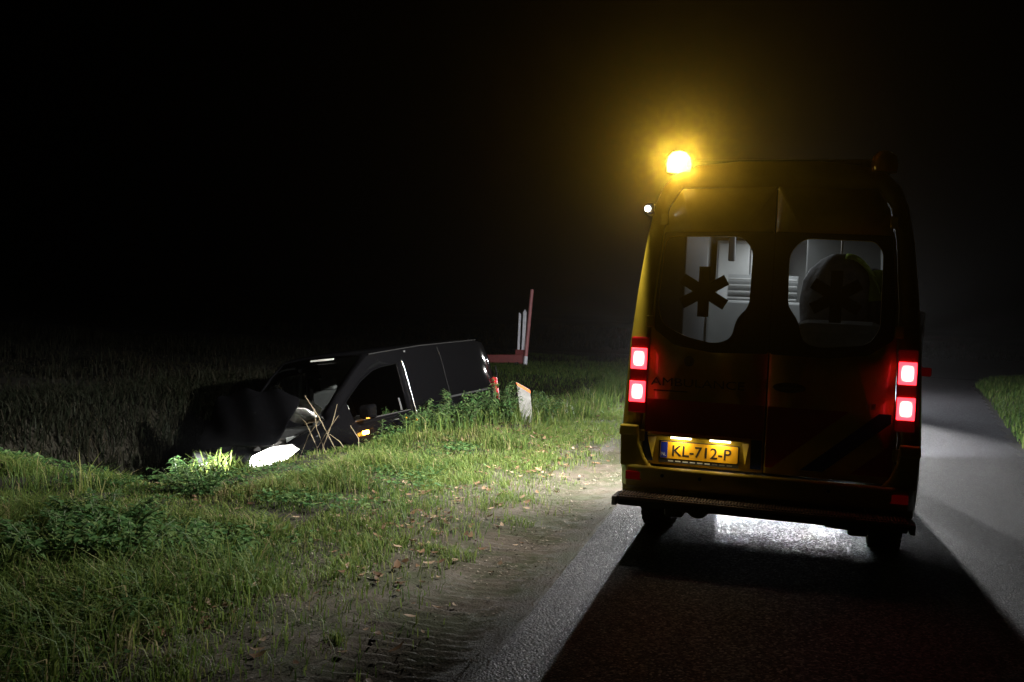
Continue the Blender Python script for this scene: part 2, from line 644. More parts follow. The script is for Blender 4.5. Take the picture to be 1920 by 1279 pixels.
def ground_z(x, y):
    x = np.asarray(x, float)
    y = np.asarray(y, float)
    d = ditch_edge(y)-x+0.25*(fbm(x*0.9, y*0.9, 5)-0.5)*2
    dep = 1-sstep(21.0, 24.5, y)
    cut = sstep(0.0, 1.25, d)*(1-sstep(3.2, 5.0, d))
    z = -1.05*cut*dep*ditch_start(x, y)
    # earth pushed up in front of the van's nose
    z = z+0.70*np.exp(-(((x+5.45)/0.70)**2+((y-9.2)/0.42)**2))
    # verge rises a little, hummocky
    left = sstep(-2.3, -3.4, x) if False else sstep(2.3, 3.6, -x)
    z = z+left*(0.05+0.12*(fbm(x*1.3, y*1.3, 9)-0.5))+0.05*(fbm(x*4, y*4, 3)-0.5)*sstep(1.6, 2.6, -x)
    # muddy shoulder with wheel rut and tread print
    sh = sstep(1.15, 1.35, -x)*(1-sstep(2.6, 3.0, -x))
    rut = np.exp(-((x+1.58-0.05*np.sin(y*0.6))/0.23)**2)
    z = z+sh*(-0.015+0.028*(fbm(x*7, y*7, 21)-0.5)+0.012*(fbm(x*22, y*22, 23)-0.5)-0.030*rut)
    wob = y+0.10*(x+1.6)+0.02*np.sin(x*9)
    tread = (np.abs(((wob/0.088) % 1)-0.5)*2)
    tread = sstep(0.25, 0.75, tread)
    z = z+rut*sh*0.030*(tread-0.5)*sstep(0.26, 0.5, fbm(x*1.1+3, y*0.8, 31))
    # right verge
    rv = sstep(0.0, 0.8, x-road_right(y))
    z = z+rv*(0.10+0.14*(fbm(x*0.8, y*0.8, 41)-0.4))*(x > 0)
    # under the road the soil lies lower
    inside = (x > road_left(y)+0.10) & (x < road_right(y)-0.10)
    z = np.where(inside, -0.06, z)
    return z


def lin(a, b, s):
    return np.arange(a, b, s)


xs = np.concatenate([[-700, -350, -180, -100, -60, -40, -30, -25], lin(-22, -10, 0.6), lin(-10, -3.2, 0.12), lin(-3.2, -2.2, 0.045), lin(-2.2, -1.0, 0.022), lin(-1.0, 2.8, 0.5), lin(2.8, 9, 0.2), lin(9, 22, 0.8), [25, 30, 40, 60, 100, 180, 350, 700]])
ys = np.concatenate([[-60, -30, -12, -4, 0], lin(1.5, 3.2, 0.2), lin(3.2, 9, 0.024), lin(9, 16, 0.06), lin(16, 26, 0.2), lin(26, 50, 0.8), [52, 56, 62, 70, 85, 110, 160, 260, 450, 900]])
gx, gy = np.meshgrid(xs, ys)
gz = ground_z(gx, gy)
# beyond the junction the asphalt lies on top of a slightly lower bed
far = (gy > 36) & (gy < 62) & (gx > -60) & (gx < 60)
gz = np.where((gy > 38) & (gy < 48+0.9*np.maximum(gx+8, 0)) & (np.abs(gx) < 62) & (gx < 60), np.minimum(gz, -0.05), gz)
nx, ny = len(xs), len(ys)
idx = np.arange(nx*ny).reshape(ny, nx)
quads = np.stack([idx[:-1, :-1].ravel(), idx[:-1, 1:].ravel(), idx[1:, 1:].ravel(), idx[1:, :-1].ravel()], 1)
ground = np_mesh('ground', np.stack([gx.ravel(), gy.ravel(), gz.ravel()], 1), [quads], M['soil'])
ground.data.shade_smooth()
tag(ground, kind='structure')

# road: lane from the camera to the junction, then the crossing road
rv, rf = [], []
ry = list(np.concatenate([lin(-12, 3, 1.0), lin(3, 16, 0.06), lin(16, 38, 0.4)]))
for y in ry:
    e = 0.06*(fbm(np.array(y*3.0), np.array(0.3), 51)-0.5)+0.05*(fbm(np.array(y*14.0), np.array(2.3), 52)-0.5)
    l, r_ = float(road_left(y)+e), float(road_right(y)+e)
    for k in range(9):
        t = k/8
        x = l+(r_-l)*t
        z = 0.012-0.02*(2*t-1)**8 + 0.006*math.sin(t*math.pi)
        rv.append((x, y, z))
for i in range(len(ry)-1):
    for k in range(8):
        a = i*9+k
        rf.append((a, a+1, a+10, a+9))
b0 = len(rv)
# crossing road spreads out from the mouth of the lane
cross = [(-60, 37.2), (-20, 37.4), (-8, 37.6), (-4.0, 38.0), (7.9, 38.0), (9.2, 40), (16, 43), (30, 45), (60, 46)]
far_e = [(-60, 43.5), (-20, 43.8), (-8, 44.2), (-4.0, 46), (7.9, 62), (9.2, 66), (16, 84), (30, 104), (60, 122)]
for (x, y), (x2, y2) in zip(cross, far_e):
    for k in range(5):
        t = k/4
        rv.append((x+(x2-x)*t, y+(y2-y)*t, 0.008))
for i in range(len(cross)-1):
    for k in range(4):
        a = b0+i*5+k
        rf.append((a, a+5, a+6, a+1))
mb = MB()
mb.v, mb.f = rv, rf
road = obj('road', mb, M['asphalt'], smooth=30)
tag(road, kind='structure')


# ------------------------------------------------------------------ ambulance
amb = thing('ambulance', 'yellow ambulance van seen from behind on the road, tail lamps and amber beacon lit', 'ambulance', (0.055, 6.5, 0), (0, 0, R(-3.5)))


def LEAN(z):
    return 0.032*(z-0.42)


A_Z = [0.42, 0.60, 0.85, 1.10, 1.40, 1.75, 2.10, 2.32, 2.44, 2.52, 2.57, 2.60]
A_W = [0.885, 0.90, 0.905, 0.895, 0.882, 0.85, 0.808, 0.765, 0.715, 0.64, 0.50, 0.25]


def amb_section(y, top, ws, zb=0.42):
    pts = []
    k = (top-zb)/(2.60-0.42)
    for z, hw in zip(A_Z, A_W):
        zz = zb+(z-0.42)*k
        pts.append((hw*ws, y+(LEAN(zz) if y < 0.5 else LEAN(zz)*max(0, 1-(y-0.5)/1.0)), zz))
    return [(-x, y_, z) for x, y_, z in pts]+[(x, y_, z) for x, y_, z in reversed(pts)]


stn = [(0.0, 2.60, 1.0), (0.02, 2.605, 1.012), (0.08, 2.615, 1.028), (0.25, 2.63, 1.045), (0.7, 2.64, 1.06), (2.0, 2.645, 1.06), (3.6, 2.62, 1.06), (4.1, 2.52, 1.055), (4.4, 2.30, 1.05), (4.75, 1.92, 1.045), (5.1, 1.50, 1.04), (5.3, 1.24, 1.03), (5.6, 1.08, 1.0), (5.8, 0.95, 0.94), (5.88, 0.82, 0.88)]
mb = MB()
secs = [amb_section(*s) for s in stn]
n = len(secs[0])
for s in secs:
    mb.v += s
for i in range(len(secs)-1):
    for k in range(n-1):
        # the windscreen and the front side windows stay open for their panes
        if 7 <= i <= 10 and 9 <= k <= 13:
            continue
        mb.f.append((i*n+k, i*n+k+1, (i+1)*n+k+1, (i+1)*n+k))
mb.f.append(tuple((len(secs)-1)*n+k for k in range(n)))
body = obj('body', mb, M['yellow'], amb, smooth=50, solid=0.02)
mb = MB()
for i in range(7, 11):
    for k in range(9, 14):
        q = [secs[i][k], secs[i][k+1], secs[i+1][k+1], secs[i+1][k]]
        mb.add([(x, y+0.004, z-0.01) for x, y, z in q], [(0, 1, 2, 3)])
obj('windscreen', mb, M['darkglass'], amb, smooth=60)


def ray_poly(c, ang, poly):
    dx, dz = math.cos(ang), math.sin(ang)
    best = None
    for i in range(len(poly)):
        (x1, z1), (x2, z2) = poly[i], poly[(i+1) % len(poly)]
        ex, ez = x2-x1, z2-z1
        den = dx*ez-dz*ex
        if abs(den) < 1e-9:
            continue
        t = ((x1-c[0])*ez-(z1-c[1])*ex)/den
        s = ((x1-c[0])*dz-(z1-c[1])*dx)/den
        if t > 0 and -1e-6 <= s <= 1+1e-6 and (best is None or t > best):
            best = t
    return (c[0]+dx*best, c[1]+dz*best)


def ring(outer, inner, c, off, n=144):
    """flat ring between two outlines on the leaning rear plane"""
    angs = sorted(set([2*math.pi*k/n for k in range(n)]+[math.atan2(z-c[1], x-c[0]) % (2*math.pi) for x, z in list(outer)+list(inner)]))
    a = [ray_poly(c, t, outer) for t in angs]
    b = [ray_poly(c, t, inner) for t in angs]
    n = len(angs)
    m_ = MB()
    m_.v = [(x, LEAN(z)-off, z) for x, z in a]+[(x, LEAN(z)-off, z) for x, z in b]
    m_.f = [(i, (i+1) % n, n+(i+1) % n, n+i) for i in range(n)]
    return m_


def plate_poly(pts, off, th):
    return MB().slab([(x, LEAN(z)-off-th, z) for x, z in pts], [(x, LEAN(z)-off, z) for x, z in pts])


def rounded(pts, r=0.03, k=4):
    out = []
    for i in range(len(pts)):
        p0, p1, p2 = Vector(pts[i-1]), Vector(pts[i]), Vector(pts[(i+1) % len(pts)])
        a, b = p0-p1, p2-p1
        rr = min(r, a.length*0.45, b.length*0.45)
        s, e = p1+a.normalized()*rr, p1+b.normalized()*rr
        for j in range(k+1):
            t = j/k
            q = s*(1-t)**2+p1*2*t*(1-t)+e*t*t
            out.append((q.x, q.y))
    return out


outline = [(-x, z) for x, z in zip(A_W, A_Z)]+[(x, z) for x, z in reversed(list(zip(A_W, A_Z)))]
dr = [(0.005, 0.62), (0.78, 0.62), (0.782, 0.92), (0.765, 1.00), (0.757, 1.44), (0.75, 1.70), (0.715, 2.10), (0.675, 2.30), (0.60, 2.42), (0.005, 2.44)]
dl = [(-x, z) for x, z in dr]
doorhole = [(-0.79, 0.60), (0.79, 0.60), (0.79, 0.92), (0.773, 1.0), (0.765, 1.44), (0.758, 1.7), (0.723, 2.11), (0.683, 2.31), (0.605, 2.435), (-0.605, 2.435), (-0.683, 2.31), (-0.723, 2.11), (-0.758, 1.7), (-0.765, 1.44), (-0.773, 1.0), (-0.79, 0.92)]
obj('rear_frame', ring(outline, doorhole, (0, 1.5), 0.0), M['yellow'], amb, smooth=30, solid=0.03)
LW = rounded([(-0.690, 2.111), (-0.206, 2.12), (-0.132, 2.037), (-0.138, 1.672), (-0.213, 1.594), (-0.240, 1.462), (-0.339, 1.423), (-0.528, 1.459), (-0.690, 1.537), (-0.722, 1.66)], 0.06)
RW = rounded([(0.175, 2.115), (0.092, 2.02), (0.100, 1.683), (0.165, 1.601), (0.200, 1.462), (0.30, 1.430), (0.587, 1.46), (0.655, 1.56), (0.650, 2.04), (0.600, 2.105)], 0.06)
for nm, dpoly, wpoly, c, sgn in (('rear_door', dl, LW, (-0.42, 1.78), -1), ('rear_door', dr, RW, (0.38, 1.78), 1)):
    # outline must be star-shaped about the window centre: sheet metal ring around the pane
    d = obj(nm, ring(dpoly, wpoly, c, 0.012), M['yellow'], amb, solid=0.03, smooth=30)
    # black film round the pane
    fr = rounded([(sgn*0.004, 2.155), (sgn*0.004, 1.375), (sgn*0.36, 1.365), (sgn*0.60, 1.40), (sgn*0.735, 1.50), (sgn*0.738, 1.70), (sgn*0.700, 2.14)], 0.02)
    obj('window_frame', ring(fr, wpoly, c, 0.015), M['black_film'], d)
    g = MB()
    g.v = [(x, LEAN(z)+0.004, z) for x, z in wpoly]
    g.f = [tuple(range(len(wpoly)))]
    pane = obj('pane', g, M['ambglass'], d)
    # six-armed star stuck on the pane
    sc = (-0.430, 1.757) if sgn < 0 else (0.386, 1.755)
    hw_, L_ = 0.036, 0.163
    pts = []
    for k in range(6):
        a = math.pi/2+k*math.pi/3
        ca, sa = math.cos(a), math.sin(a)
        pts += [(sc[0]+ca*L_+sa*hw_, sc[1]+sa*L_-ca*hw_), (sc[0]+ca*L_-sa*hw_, sc[1]+sa*L_+ca*hw_)]
        a2 = a+math.pi/6
        q = hw_/math.sin(math.pi/6)
        pts.append((sc[0]+math.cos(a2)*q, sc[1]+math.sin(a2)*q))
    obj('star_emblem', plate_poly(pts, 0.0005, 0.001), M['black_film'], d)
    # hinges at the outer edge
    for z in (0.80, 1.55, 2.22):
        xh = sgn*(0.785 if z < 1 else (0.765 if z < 1.8 else 0.705))
        obj('hinge', MB().box((xh, LEAN(z)-0.022, z), (0.05, 0.022, 0.075)), M['yellow'], d, bevel=0.006)
    if sgn > 0:
        hnd = obj('handle_recess', MB().lathe([(-0.019, 0.001), (-0.019, 0.05), (-0.012, 0.058)], 'y', 24), M['black_plastic'], d, smooth=40)
        hnd.scale = (1.75, 1, 0.55)
        hnd.location = (0.135, LEAN(1.17), 1.17)
        obj('handle', MB().box((0.135, LEAN(1.17)-0.032, 1.178), (0.15, 0.014, 0.022)), M['black_plastic'], d, bevel=0.006)
        # diagonal stripes, lower part
        for pts, mm in (([(0.012, 1.045), (0.012, 0.66), (0.05, 0.66), (0.50, 1.045)], 'red_stripe'), ([(0.225, 0.66), (0.36, 0.66), (0.745, 0.99), (0.745, 1.045), (0.675, 1.045)], 'blue_stripe'), ([(0.52, 0.66), (0.765, 0.66), (0.77, 0.875)], 'red_stripe')):
            obj('diagonal_stripe', plate_poly(pts, 0.0125, 0.0012), M[mm], d)
        text_mesh('small_lettering', '112', 0.05, M['white_print'], d, (0.60, LEAN(1.055)-0.0135, 1.07), (1, 0, 0), (0, LEAN(1.42)-LEAN(0.42), 1), 0.055)
    else:
        for pts, mm in (([(-0.012, 1.045), (-0.012, 0.83), (-0.765, 0.83), (-0.765, 1.045)], 'red_stripe'), ([(-0.012, 0.825), (-0.012, 0.64), (-0.08, 0.64), (-0.08, 0.825)], 'blue_stripe'), ([(-0.74, 0.825), (-0.772, 0.825), (-0.772, 0.64), (-0.70, 0.64)], 'blue_stripe')):
            obj('stripe', plate_poly(pts, 0.0125, 0.0012), M[mm], d)
        text_mesh('ambulance_lettering', 'AMBULANCE', 0.075, M['letter'], d, (-0.74, LEAN(1.14)-0.0137, 1.135), (1, 0, 0), (0, LEAN(1.42)-LEAN(0.42), 1), 0.60, bold=0.0)
        obj('underline', plate_poly([(-0.72, 1.098), (-0.50, 1.098), (-0.50, 1.106), (-0.72, 1.106)], 0.0125, 0.001), M['letter'], d)
        lk = obj('lock_disc', MB().lathe([(-0.021, 0.001), (-0.021, 0.03), (-0.012, 0.034)], 'y', 20), M['black_plastic'], d, smooth=40)
        lk.location = (-0.50, LEAN(1.30), 1.30)
        # number plate niche with its two bulbs
        niche_o = [(-0.735, 0.822), (-0.09, 0.822), (-0.105, 0.655), (-0.69, 0.655)]
        niche_i = [(-0.70, 0.792), (-0.13, 0.792), (-0.125, 0.658), (-0.675, 0.658)]
        a = [(x, LEAN(z)-0.016, z) for x, z in niche_o]
        m_ = MB()
        # hood above and cheeks beside the plate
        m_.slab([(-0.735, LEAN(.8)-0.012, 0.832), (-0.09, LEAN(.8)-0.012, 0.832), (-0.09, LEAN(.8)-0.075, 0.826), (-0.735, LEAN(.8)-0.075, 0.826)],
                [(-0.735, LEAN(.8)-0.012, 0.800), (-0.09, LEAN(.8)-0.012, 0.800), (-0.09, LEAN(.8)-0.075, 0.812), (-0.735, LEAN(.8)-0.075, 0.812)])
        obj('plate_hood', m_, M['yellow'], d, bevel=0.004)
        for x0, x1, xb in ((-0.735, -0.685, -0.705), (-0.09, -0.135, -0.112)):
            obj('plate_cheek', MB().slab([(x0, LEAN(.8)-0.0125, 0.80), (x1, LEAN(.8)-0.0125, 0.80), (xb, LEAN(.66)-0.0125, 0.66)], [(x0, LEAN(.8)-0.06, 0.80), (x1, LEAN(.8)-0.02, 0.80), (xb, LEAN(.66)-0.02, 0.66)]), M['yellow'], d)
        pl = obj('number_plate', plate_poly(rounded([(-0.654, 0.664), (-0.158, 0.664), (-0.158, 0.772), (-0.654, 0.772)], 0.01), 0.016, 0.004), M['plate_yellow'], d)
        obj('plate_holder', plate_poly([(-0.662, 0.635), (-0.150, 0.635), (-0.150, 0.778), (-0.662, 0.778)], 0.0125, 0.003), M['black_plastic'], d)
        obj('blue_band', plate_poly([(-0.651, 0.667), (-0.607, 0.667), (-0.607, 0.769), (-0.651, 0.769)], 0.0202, 0.0006), M['plate_blue'], pl)
        text_mesh('plate_characters', 'KL-712-P', 0.098, M['ink'], pl, (-0.575, LEAN(0.69)-0.0212, 0.684), (1, 0, 0), (0, 0.032, 1), 0.375, bold=0.0010)
        text_mesh('country_letters', 'NL', 0.034, M['white_print'], pl, (-0.644, LEAN(0.69)-0.0212, 0.680), (1, 0, 0), (0, 0.032, 1), 0.030)
        for k in range(9):
            x = -0.60+k*0.047
            obj('holder_print', plate_poly([(x, 0.644), (x+0.033, 0.644), (x+0.033, 0.652), (x, 0.652)], 0.0156, 0.0006), M['white_print'] if k < 6 else M['steel'], pl)
        for x in (-0.52, -0.27):
            bl = obj('plate_lamp', MB().box((x, LEAN(.8)-0.045, 0.803), (0.13, 0.020, 0.010)), M['plate_bulb'], d, bevel=0.002)
            l = bpy.data.lights.new('plate_lamp_light', 'AREA')
            l.energy = 0.5
            l.size = 0.05
            l.color = (1.0, 0.86, 0.58)
            lo = bpy.data.objects.new('plate_lamp_light', l)
            COL.objects.link(lo)
            lo.parent = amb
            lo.location = (x, LEAN(.8)-0.058, 0.796)
            lo.rotation_euler = (R(32), 0, 0)

obj('door_seal', MB().box((0, LEAN(1.5)+0.012, 1.52), (0.03, 0.02, 1.80), (-0.032, 0, 0)), M['rubber'], amb)

# tail lamp clusters
for sgn, base in ((-1, -0.857), (1, 0.832)):
    hx = sgn*0.823
    cl = obj('tail_lamp', MB().box((hx, LEAN(1.2)-0.004, 1.195), (0.115, 0.06, 0.50), (-0.032, 0, 0)), M['red_lens'], amb, bevel=0.012)
    for z, hh in ((1.303, 0.115), (1.087, 0.115)):
        obj('lamp_rim', MB().box((hx, LEAN(z)-0.036, z), (0.104, 0.008, hh+0.022)), M['tail_rim'], cl, bevel=0.004)
        obj('lamp_core', MB().box((hx, LEAN(z)-0.042, z), (0.070, 0.008, hh-0.020)), M['tail_core'], cl, bevel=0.004)
obj('side_marker', MB().box((0.945, 0.25, 1.31), (0.07, 0.05, 0.055)), M['red_lens'], amb, bevel=0.01)

# bumper, corners, reflector
bm_ = MB()
pro = [(-0.02, 0.60), (-0.085, 0.615), (-0.10, 0.60), (-0.10, 0.53), (-0.08, 0.47), (-0.02, 0.46)]
xsb = [-0.90, -0.86, -0.75, 0.0, 0.75, 0.86, 0.90]
for x in xsb:
    k = 0.35 if abs(x) > 0.88 else (0.8 if abs(x) > 0.8 else 1)
    bm_.v += [(x, 0.05 + (y-0.05)*k, z) for y, z in pro]
for i in range(len(xsb)-1):
    for j in range(len(pro)):
        bm_.f.append((i*6+j, i*6+(j+1) % 6, (i+1)*6+(j+1) % 6, (i+1)*6+j))
bm_.f += [tuple(range(6)), tuple(range(36, 42))]
bump = obj('rear_bumper', bm_, M['yellow'], amb, bevel=0.006, smooth=40)
for sgn in (-1, 1):
    pts = [(sgn*0.905, 0.60), (sgn*0.915, 0.86), (sgn*0.80, 0.86), (sgn*0.79, 0.76), (sgn*0.75, 0.66), (sgn*0.70, 0.60)]
    obj('bumper_corner', plate_poly(pts, 0.014, 0.055), M['yellow'], bump, bevel=0.012)
    obj('corner_cap', plate_poly([(sgn*0.80, 0.80), (sgn*0.922, 0.80), (sgn*0.918, 0.868), (sgn*0.80, 0.868)], 0.012, 0.066), M['yellow'], bump, bevel=0.01)
obj('reflector', MB().box((-0.79, -0.088, 0.545), (0.14, 0.016, 0.055)), M['red_lens'], bump, bevel=0.004)
obj('reflector', MB().box((0.79, -0.088, 0.545), (0.14, 0.016, 0.055)), M['red_lens'], bump, bevel=0.004)
for x in (-0.62, -0.38, 0.40):
    obj('bolt', MB().lathe([(-0.108, 0.001), (-0.108, 0.011), (-0.098, 0.012)], 'y', 12, (x, 0, 0.56)), M['black_plastic'], bump, smooth=40)

# step board behind the bumper, with a ribbed top
st = obj('step_board', MB().slab([(-0.88, -0.27, 0.435), (0.86, -0.27, 0.435), (0.89, -0.06, 0.435), (-0.90, -0.06, 0.435)], [(-0.87, -0.26, 0.375), (0.85, -0.26, 0.375), (0.87, -0.06, 0.375), (-0.88, -0.06, 0.375)]), M['black_plastic'], amb, bevel=0.008)
rb = MB()
for k in range(91):
    x = -0.86+k*0.0189
    rb.box((x, -0.165, 0.4395), (0.009, 0.19, 0.009))
tag(obj('tread_ribs', rb, M['tread'], st), kind='stuff')
obj('edge_rail', MB().box((0.0, -0.275, 0.428), (1.72, 0.012, 0.02)), M['tread'], st, bevel=0.003)
obj('end_cap', MB().box((-0.895, -0.165, 0.40), (0.03, 0.20, 0.06)), M['steel'], st, bevel=0.006)
obj('end_cap', MB().box((0.88, -0.165, 0.40), (0.03, 0.20, 0.06)), M['black_plastic'], st, bevel=0.006)
for x in (-0.45, 0.42):
    obj('step_bracket', MB().box((x, 0.1, 0.37), (0.06, 0.5, 0.05)), M['dark_steel'], st, bevel=0.005)
for x in (-0.54, 0.62):
    obj('step_pin', MB().tube([(x, -0.09, 0.43), (x, -0.09, 0.475)], 0.009), M['steel'], st)

# chassis under the floor
ch = obj('chassis', MB().box((0, 2.9, 0.46), (1.5, 5.4, 0.12)), M['dark_steel'], amb, bevel=0.02)
obj('rear_axle', MB().tube([(-0.75, 1.12, 0.34), (-0.15, 1.12, 0.34), (0, 1.12, 0.34), (0.15, 1.12, 0.34), (0.75, 1.12, 0.34)], [0.05, 0.06, 0.13, 0.06, 0.05], 14), M['dark_steel'], ch, smooth=50)
obj('exhaust', MB().tube([(-0.55, 3.4, 0.30), (-0.52, 2.0, 0.32), (-0.42, 0.7, 0.33), (-0.42, 0.12, 0.33)], 0.035, 12), M['dark_steel'], ch, smooth=50)
obj('silencer', MB().tube([(-0.42, 0.62, 0.33), (-0.42, 0.60, 0.33), (-0.42, 0.22, 0.33), (-0.42, 0.2, 0.33)], [0.02, 0.085, 0.085, 0.02], 16), M['dark_steel'], ch, smooth=50)
obj('spare_carrier', MB().box((0.52, 0.35, 0.335), (0.34, 0.34, 0.06)), M['dark_steel'], ch, bevel=0.02)
obj('tow_eye', MB().box((0.50, 0.02, 0.345), (0.16, 0.12, 0.05)), M['dark_steel'], ch, bevel=0.012)
obj('hanging_cable', MB().tube([(-0.15, 0.03, 0.36), (-0.10, 0.02, 0.335), (-0.04, 0.02, 0.328), (0.02, 0.03, 0.34), (0.05, 0.05, 0.36)], 0.007, 6), M['rubber'], ch)
for x in (-0.60, 0.60):
    obj('light_block', MB().box((x, 1.1, 0.31), (0.13, 1.5, 0.20)), M['dark_steel'], ch, bevel=0.02)  # boxes added to narrow the headlight streak passing under the floor
obj('fuel_tank', MB().box((-0.45, 2.7, 0.36), (0.55, 1.1, 0.16)), M['dark_steel'], ch, bevel=0.04)
obj('front_bumper', MB().slab([(-0.92, 5.2, 0.27), (0.92, 5.2, 0.27), (0.9, 5.85, 0.27), (-0.9, 5.85, 0.27)], [(-0.95, 5.2, 0.62), (0.95, 5.2, 0.62), (0.86, 5.93, 0.62), (-0.86, 5.93, 0.62)]), M['black_plastic'], ch, bevel=0.04)


def wheel(parent, c, r, wd, ax='x', n=36):
    h = wd/2
    ty = obj('wheel', MB().lathe([(-h*0.9, r*0.62), (-h, r*0.80), (-h*0.92, r*0.95), (-h*0.7, r), (h*0.7, r), (h*0.92, r*0.95), (h, r*0.80), (h*0.9, r*0.62), (-h*0.9, r*0.62)], ax, n), M['rubber'], parent, smooth=40)
    ty.location = c
    rim = obj('rim', MB().lathe([(-h*0.8, r*0.63), (-h*0.45, r*0.55), (-h*0.3, r*0.2), (-h*0.35, 0.01), (h*0.35, 0.01), (h*0.3, r*0.2), (h*0.45, r*0.55), (h*0.8, r*0.63)], ax, n), M['steel'], ty, smooth=40)
    tr = MB()
    for k in range(30):
        a = 2*math.pi*k/30
        for off in (-0.33, 0.0, 0.33):
            p = (off*wd, math.cos(a+off*0.4)*r, math.sin(a+off*0.4)*r) if ax == 'x' else (math.cos(a+off*0.4)*r, off*wd, math.sin(a+off*0.4)*r)
            rot = (a+off*0.4, 0, 0) if ax == 'x' else (0, -(a+off*0.4), 0)
            s = (wd*0.24, 0.014, r*0.13) if ax == 'x' else (0.014, wd*0.24, r*0.13)
            tr.box(p, s, rot)
    tag(obj('tyre_tread', tr, M['rubber'], ty), kind='stuff')
    return ty


for x in (-0.80, 0.80):
    wheel(amb, (x, 1.12, 0.345), 0.338, 0.235)
    wheel(amb, (x*1.06, 4.85, 0.345), 0.338, 0.225)
    obj('mudflap', MB().box((x*1.0, 0.76, 0.36), (0.26, 0.012, 0.22)), M['rubber'], amb)

# mirrors, side lamp, roof beacons
for s in (-1, 1):
    mr_ = obj('door_mirror', MB().slab([(s*1.14, 4.55, 1.35), (s*1.30, 4.60, 1.33), (s*1.32, 4.62, 1.78), (s*1.16, 4.55, 1.80)], [(s*1.15, 4.75, 1.38), (s*1.28, 4.72, 1.36), (s*1.30, 4.74, 1.76), (s*1.17, 4.75, 1.78)]), M['mirror_grey'], amb, bevel=0.03)
    obj('mirror_arm', MB().tube([(s*0.90, 4.7, 1.45), (s*1.2, 4.65, 1.5)], 0.035), M['black_plastic'], mr_)
    obj('mirror_glass', MB().slab([(s*1.17, 4.548, 1.38), (s*1.28, 4.580, 1.36), (s*1.295, 4.592, 1.75), (s*1.18, 4.548, 1.77)], [(s*1.17, 4.56, 1.38), (s*1.28, 4.595, 1.36), (s*1.295, 4.605, 1.75), (s*1.18, 4.56, 1.77)]), M['mirror_glass'], mr_)
sl = obj('side_lamp', MB().box((-0.80, 0.06, 2.285), (0.05, 0.12, 0.08)), M['black_plastic'], amb, bevel=0.015)
obj('lamp_lens', MB().lathe([(-0.030, 0.001), (-0.026, 0.012), (-0.010, 0.019), (0, 0.020)], 'y', 16, (-0.815, 0.0, 2.285)), M['white_lamp'], sl, smooth=60)
spot('side_lamp_light', amb, (-0.835, -0.03, 2.285), (-4.5, 0.0, 0.9), P_SIDE, 150, (1.0, 0.98, 0.93), 0.03, 0.8)
sl2 = obj('side_lamp', MB().box((-0.86, 2.9, 2.285), (0.06, 0.16, 0.10)), M['black_plastic'], amb, bevel=0.015)  # unseen second lamp, put in to light the verge further ahead
obj('lamp_lens', MB().box((-0.893, 2.9, 2.285), (0.008, 0.13, 0.075)), M['white_lamp'], sl2)
spot('side_lamp_light', amb, (-0.91, 2.9, 2.285), (-3.5, 4.1, 0.0), P_SIDE_FILL, 146, (1.0, 0.98, 0.93), 0.05, 0.8)
bar = obj('roof_light_bar', MB().box((0.0, 0.20, 2.60), (1.20, 0.10, 0.06)), M['black_plastic'], amb, bevel=0.02)
DOME = [(-0.065, 0.001), (-0.065, 0.075), (-0.02, 0.082), (0.03, 0.072), (0.06, 0.045), (0.072, 0.001)]
obj('beacon_lens', MB().lathe(DOME, 'z', 24, (-0.635, 0.06, 2.60)), M['amber_on'], bar, smooth=60)
obj('beacon_lens', MB().lathe(DOME, 'z', 24, (0.63, 0.09, 2.60)), M['amber_off'], bar, smooth=60)
spot('beacon_light', amb, (-0.635, 0.06, 2.60), (-0.635, -3.0, 4.7), P_AMBER, 150, (1.0, 0.56, 0.05), 0.05, 1.0)
for s in (-1, 1):
    hl = obj('headlamp', MB().box((s*0.68, 5.83, 0.85), (0.28, 0.10, 0.20)), M['head_on'], amb, bevel=0.03)
    spot('headlamp_light', amb, (s*0.68, 5.96, 0.82), (s*0.68+1.5, 18, -0.6), P_AMBHEAD, 96, (0.82, 0.87, 1.0), 0.06, 0.8)

# cabin seen through the rear panes
cab = obj('cabin_lining', MB().add([(-0.78, 0.12, 0.75), (0.78, 0.12, 0.75), (0.78, 3.3, 0.75), (-0.78, 3.3, 0.75), (-0.70, 0.12, 2.34), (0.70, 0.12, 2.34), (0.70, 3.3, 2.34), (-0.70, 3.3, 2.34)], [(0, 1, 2, 3), (4, 5, 6, 7), (0, 3, 7, 4), (1, 2, 6, 5), (2, 3, 7, 6)]), M['lining'], amb)
cp = obj('cupboard', MB().box((-0.67, 0.75, 1.55), (0.20, 1.2, 1.55)), M['cabin_grey'], cab, bevel=0.01)
obj('cupboard', MB().box((-0.33, 2.95, 1.95), (0.62, 0.6, 0.72)), M['cabinet'], cab, bevel=0.01)
obj('cupboard_door', MB().box((-0.20, 2.64, 1.98), (0.27, 0.02, 0.60)), M['lining'], cab, bevel=0.004)
obj('cupboard_door', MB().box((-0.485, 2.64, 1.98), (0.27, 0.02, 0.60)), M['lining'], cab, bevel=0.004)
obj('bracket', MB().box((-0.40, 1.5, 2.18), (0.05, 0.06, 0.26)), M['cabin_grey'], cab, bevel=0.01)
for k in range(5):
    obj('rail', MB().box((-0.18, 1.9, 1.93-0.052*k), (0.55, 0.03, 0.016)), M['lining'], cab, bevel=0.004)
obj('rail_panel', MB().box((-0.18, 1.95, 1.83), (0.56, 0.02, 0.28)), M['cabinet'], cab)
obj('counter', MB().box((-0.15, 2.2, 1.30), (0.9, 0.9, 0.9)), M['cabinet'], cab, bevel=0.02)
lamp = obj('ceiling_lamp', MB().box((-0.1, 2.0, 2.325), (0.25, 1.4, 0.02)), M['cabin_lamp'], cab)
l = bpy.data.lights.new('cabin_light', 'AREA')
l.shape = 'RECTANGLE'
l.size, l.size_y = 0.25, 1.4
l.energy = P_CABIN
l.color = (0.93, 0.97, 1.0)
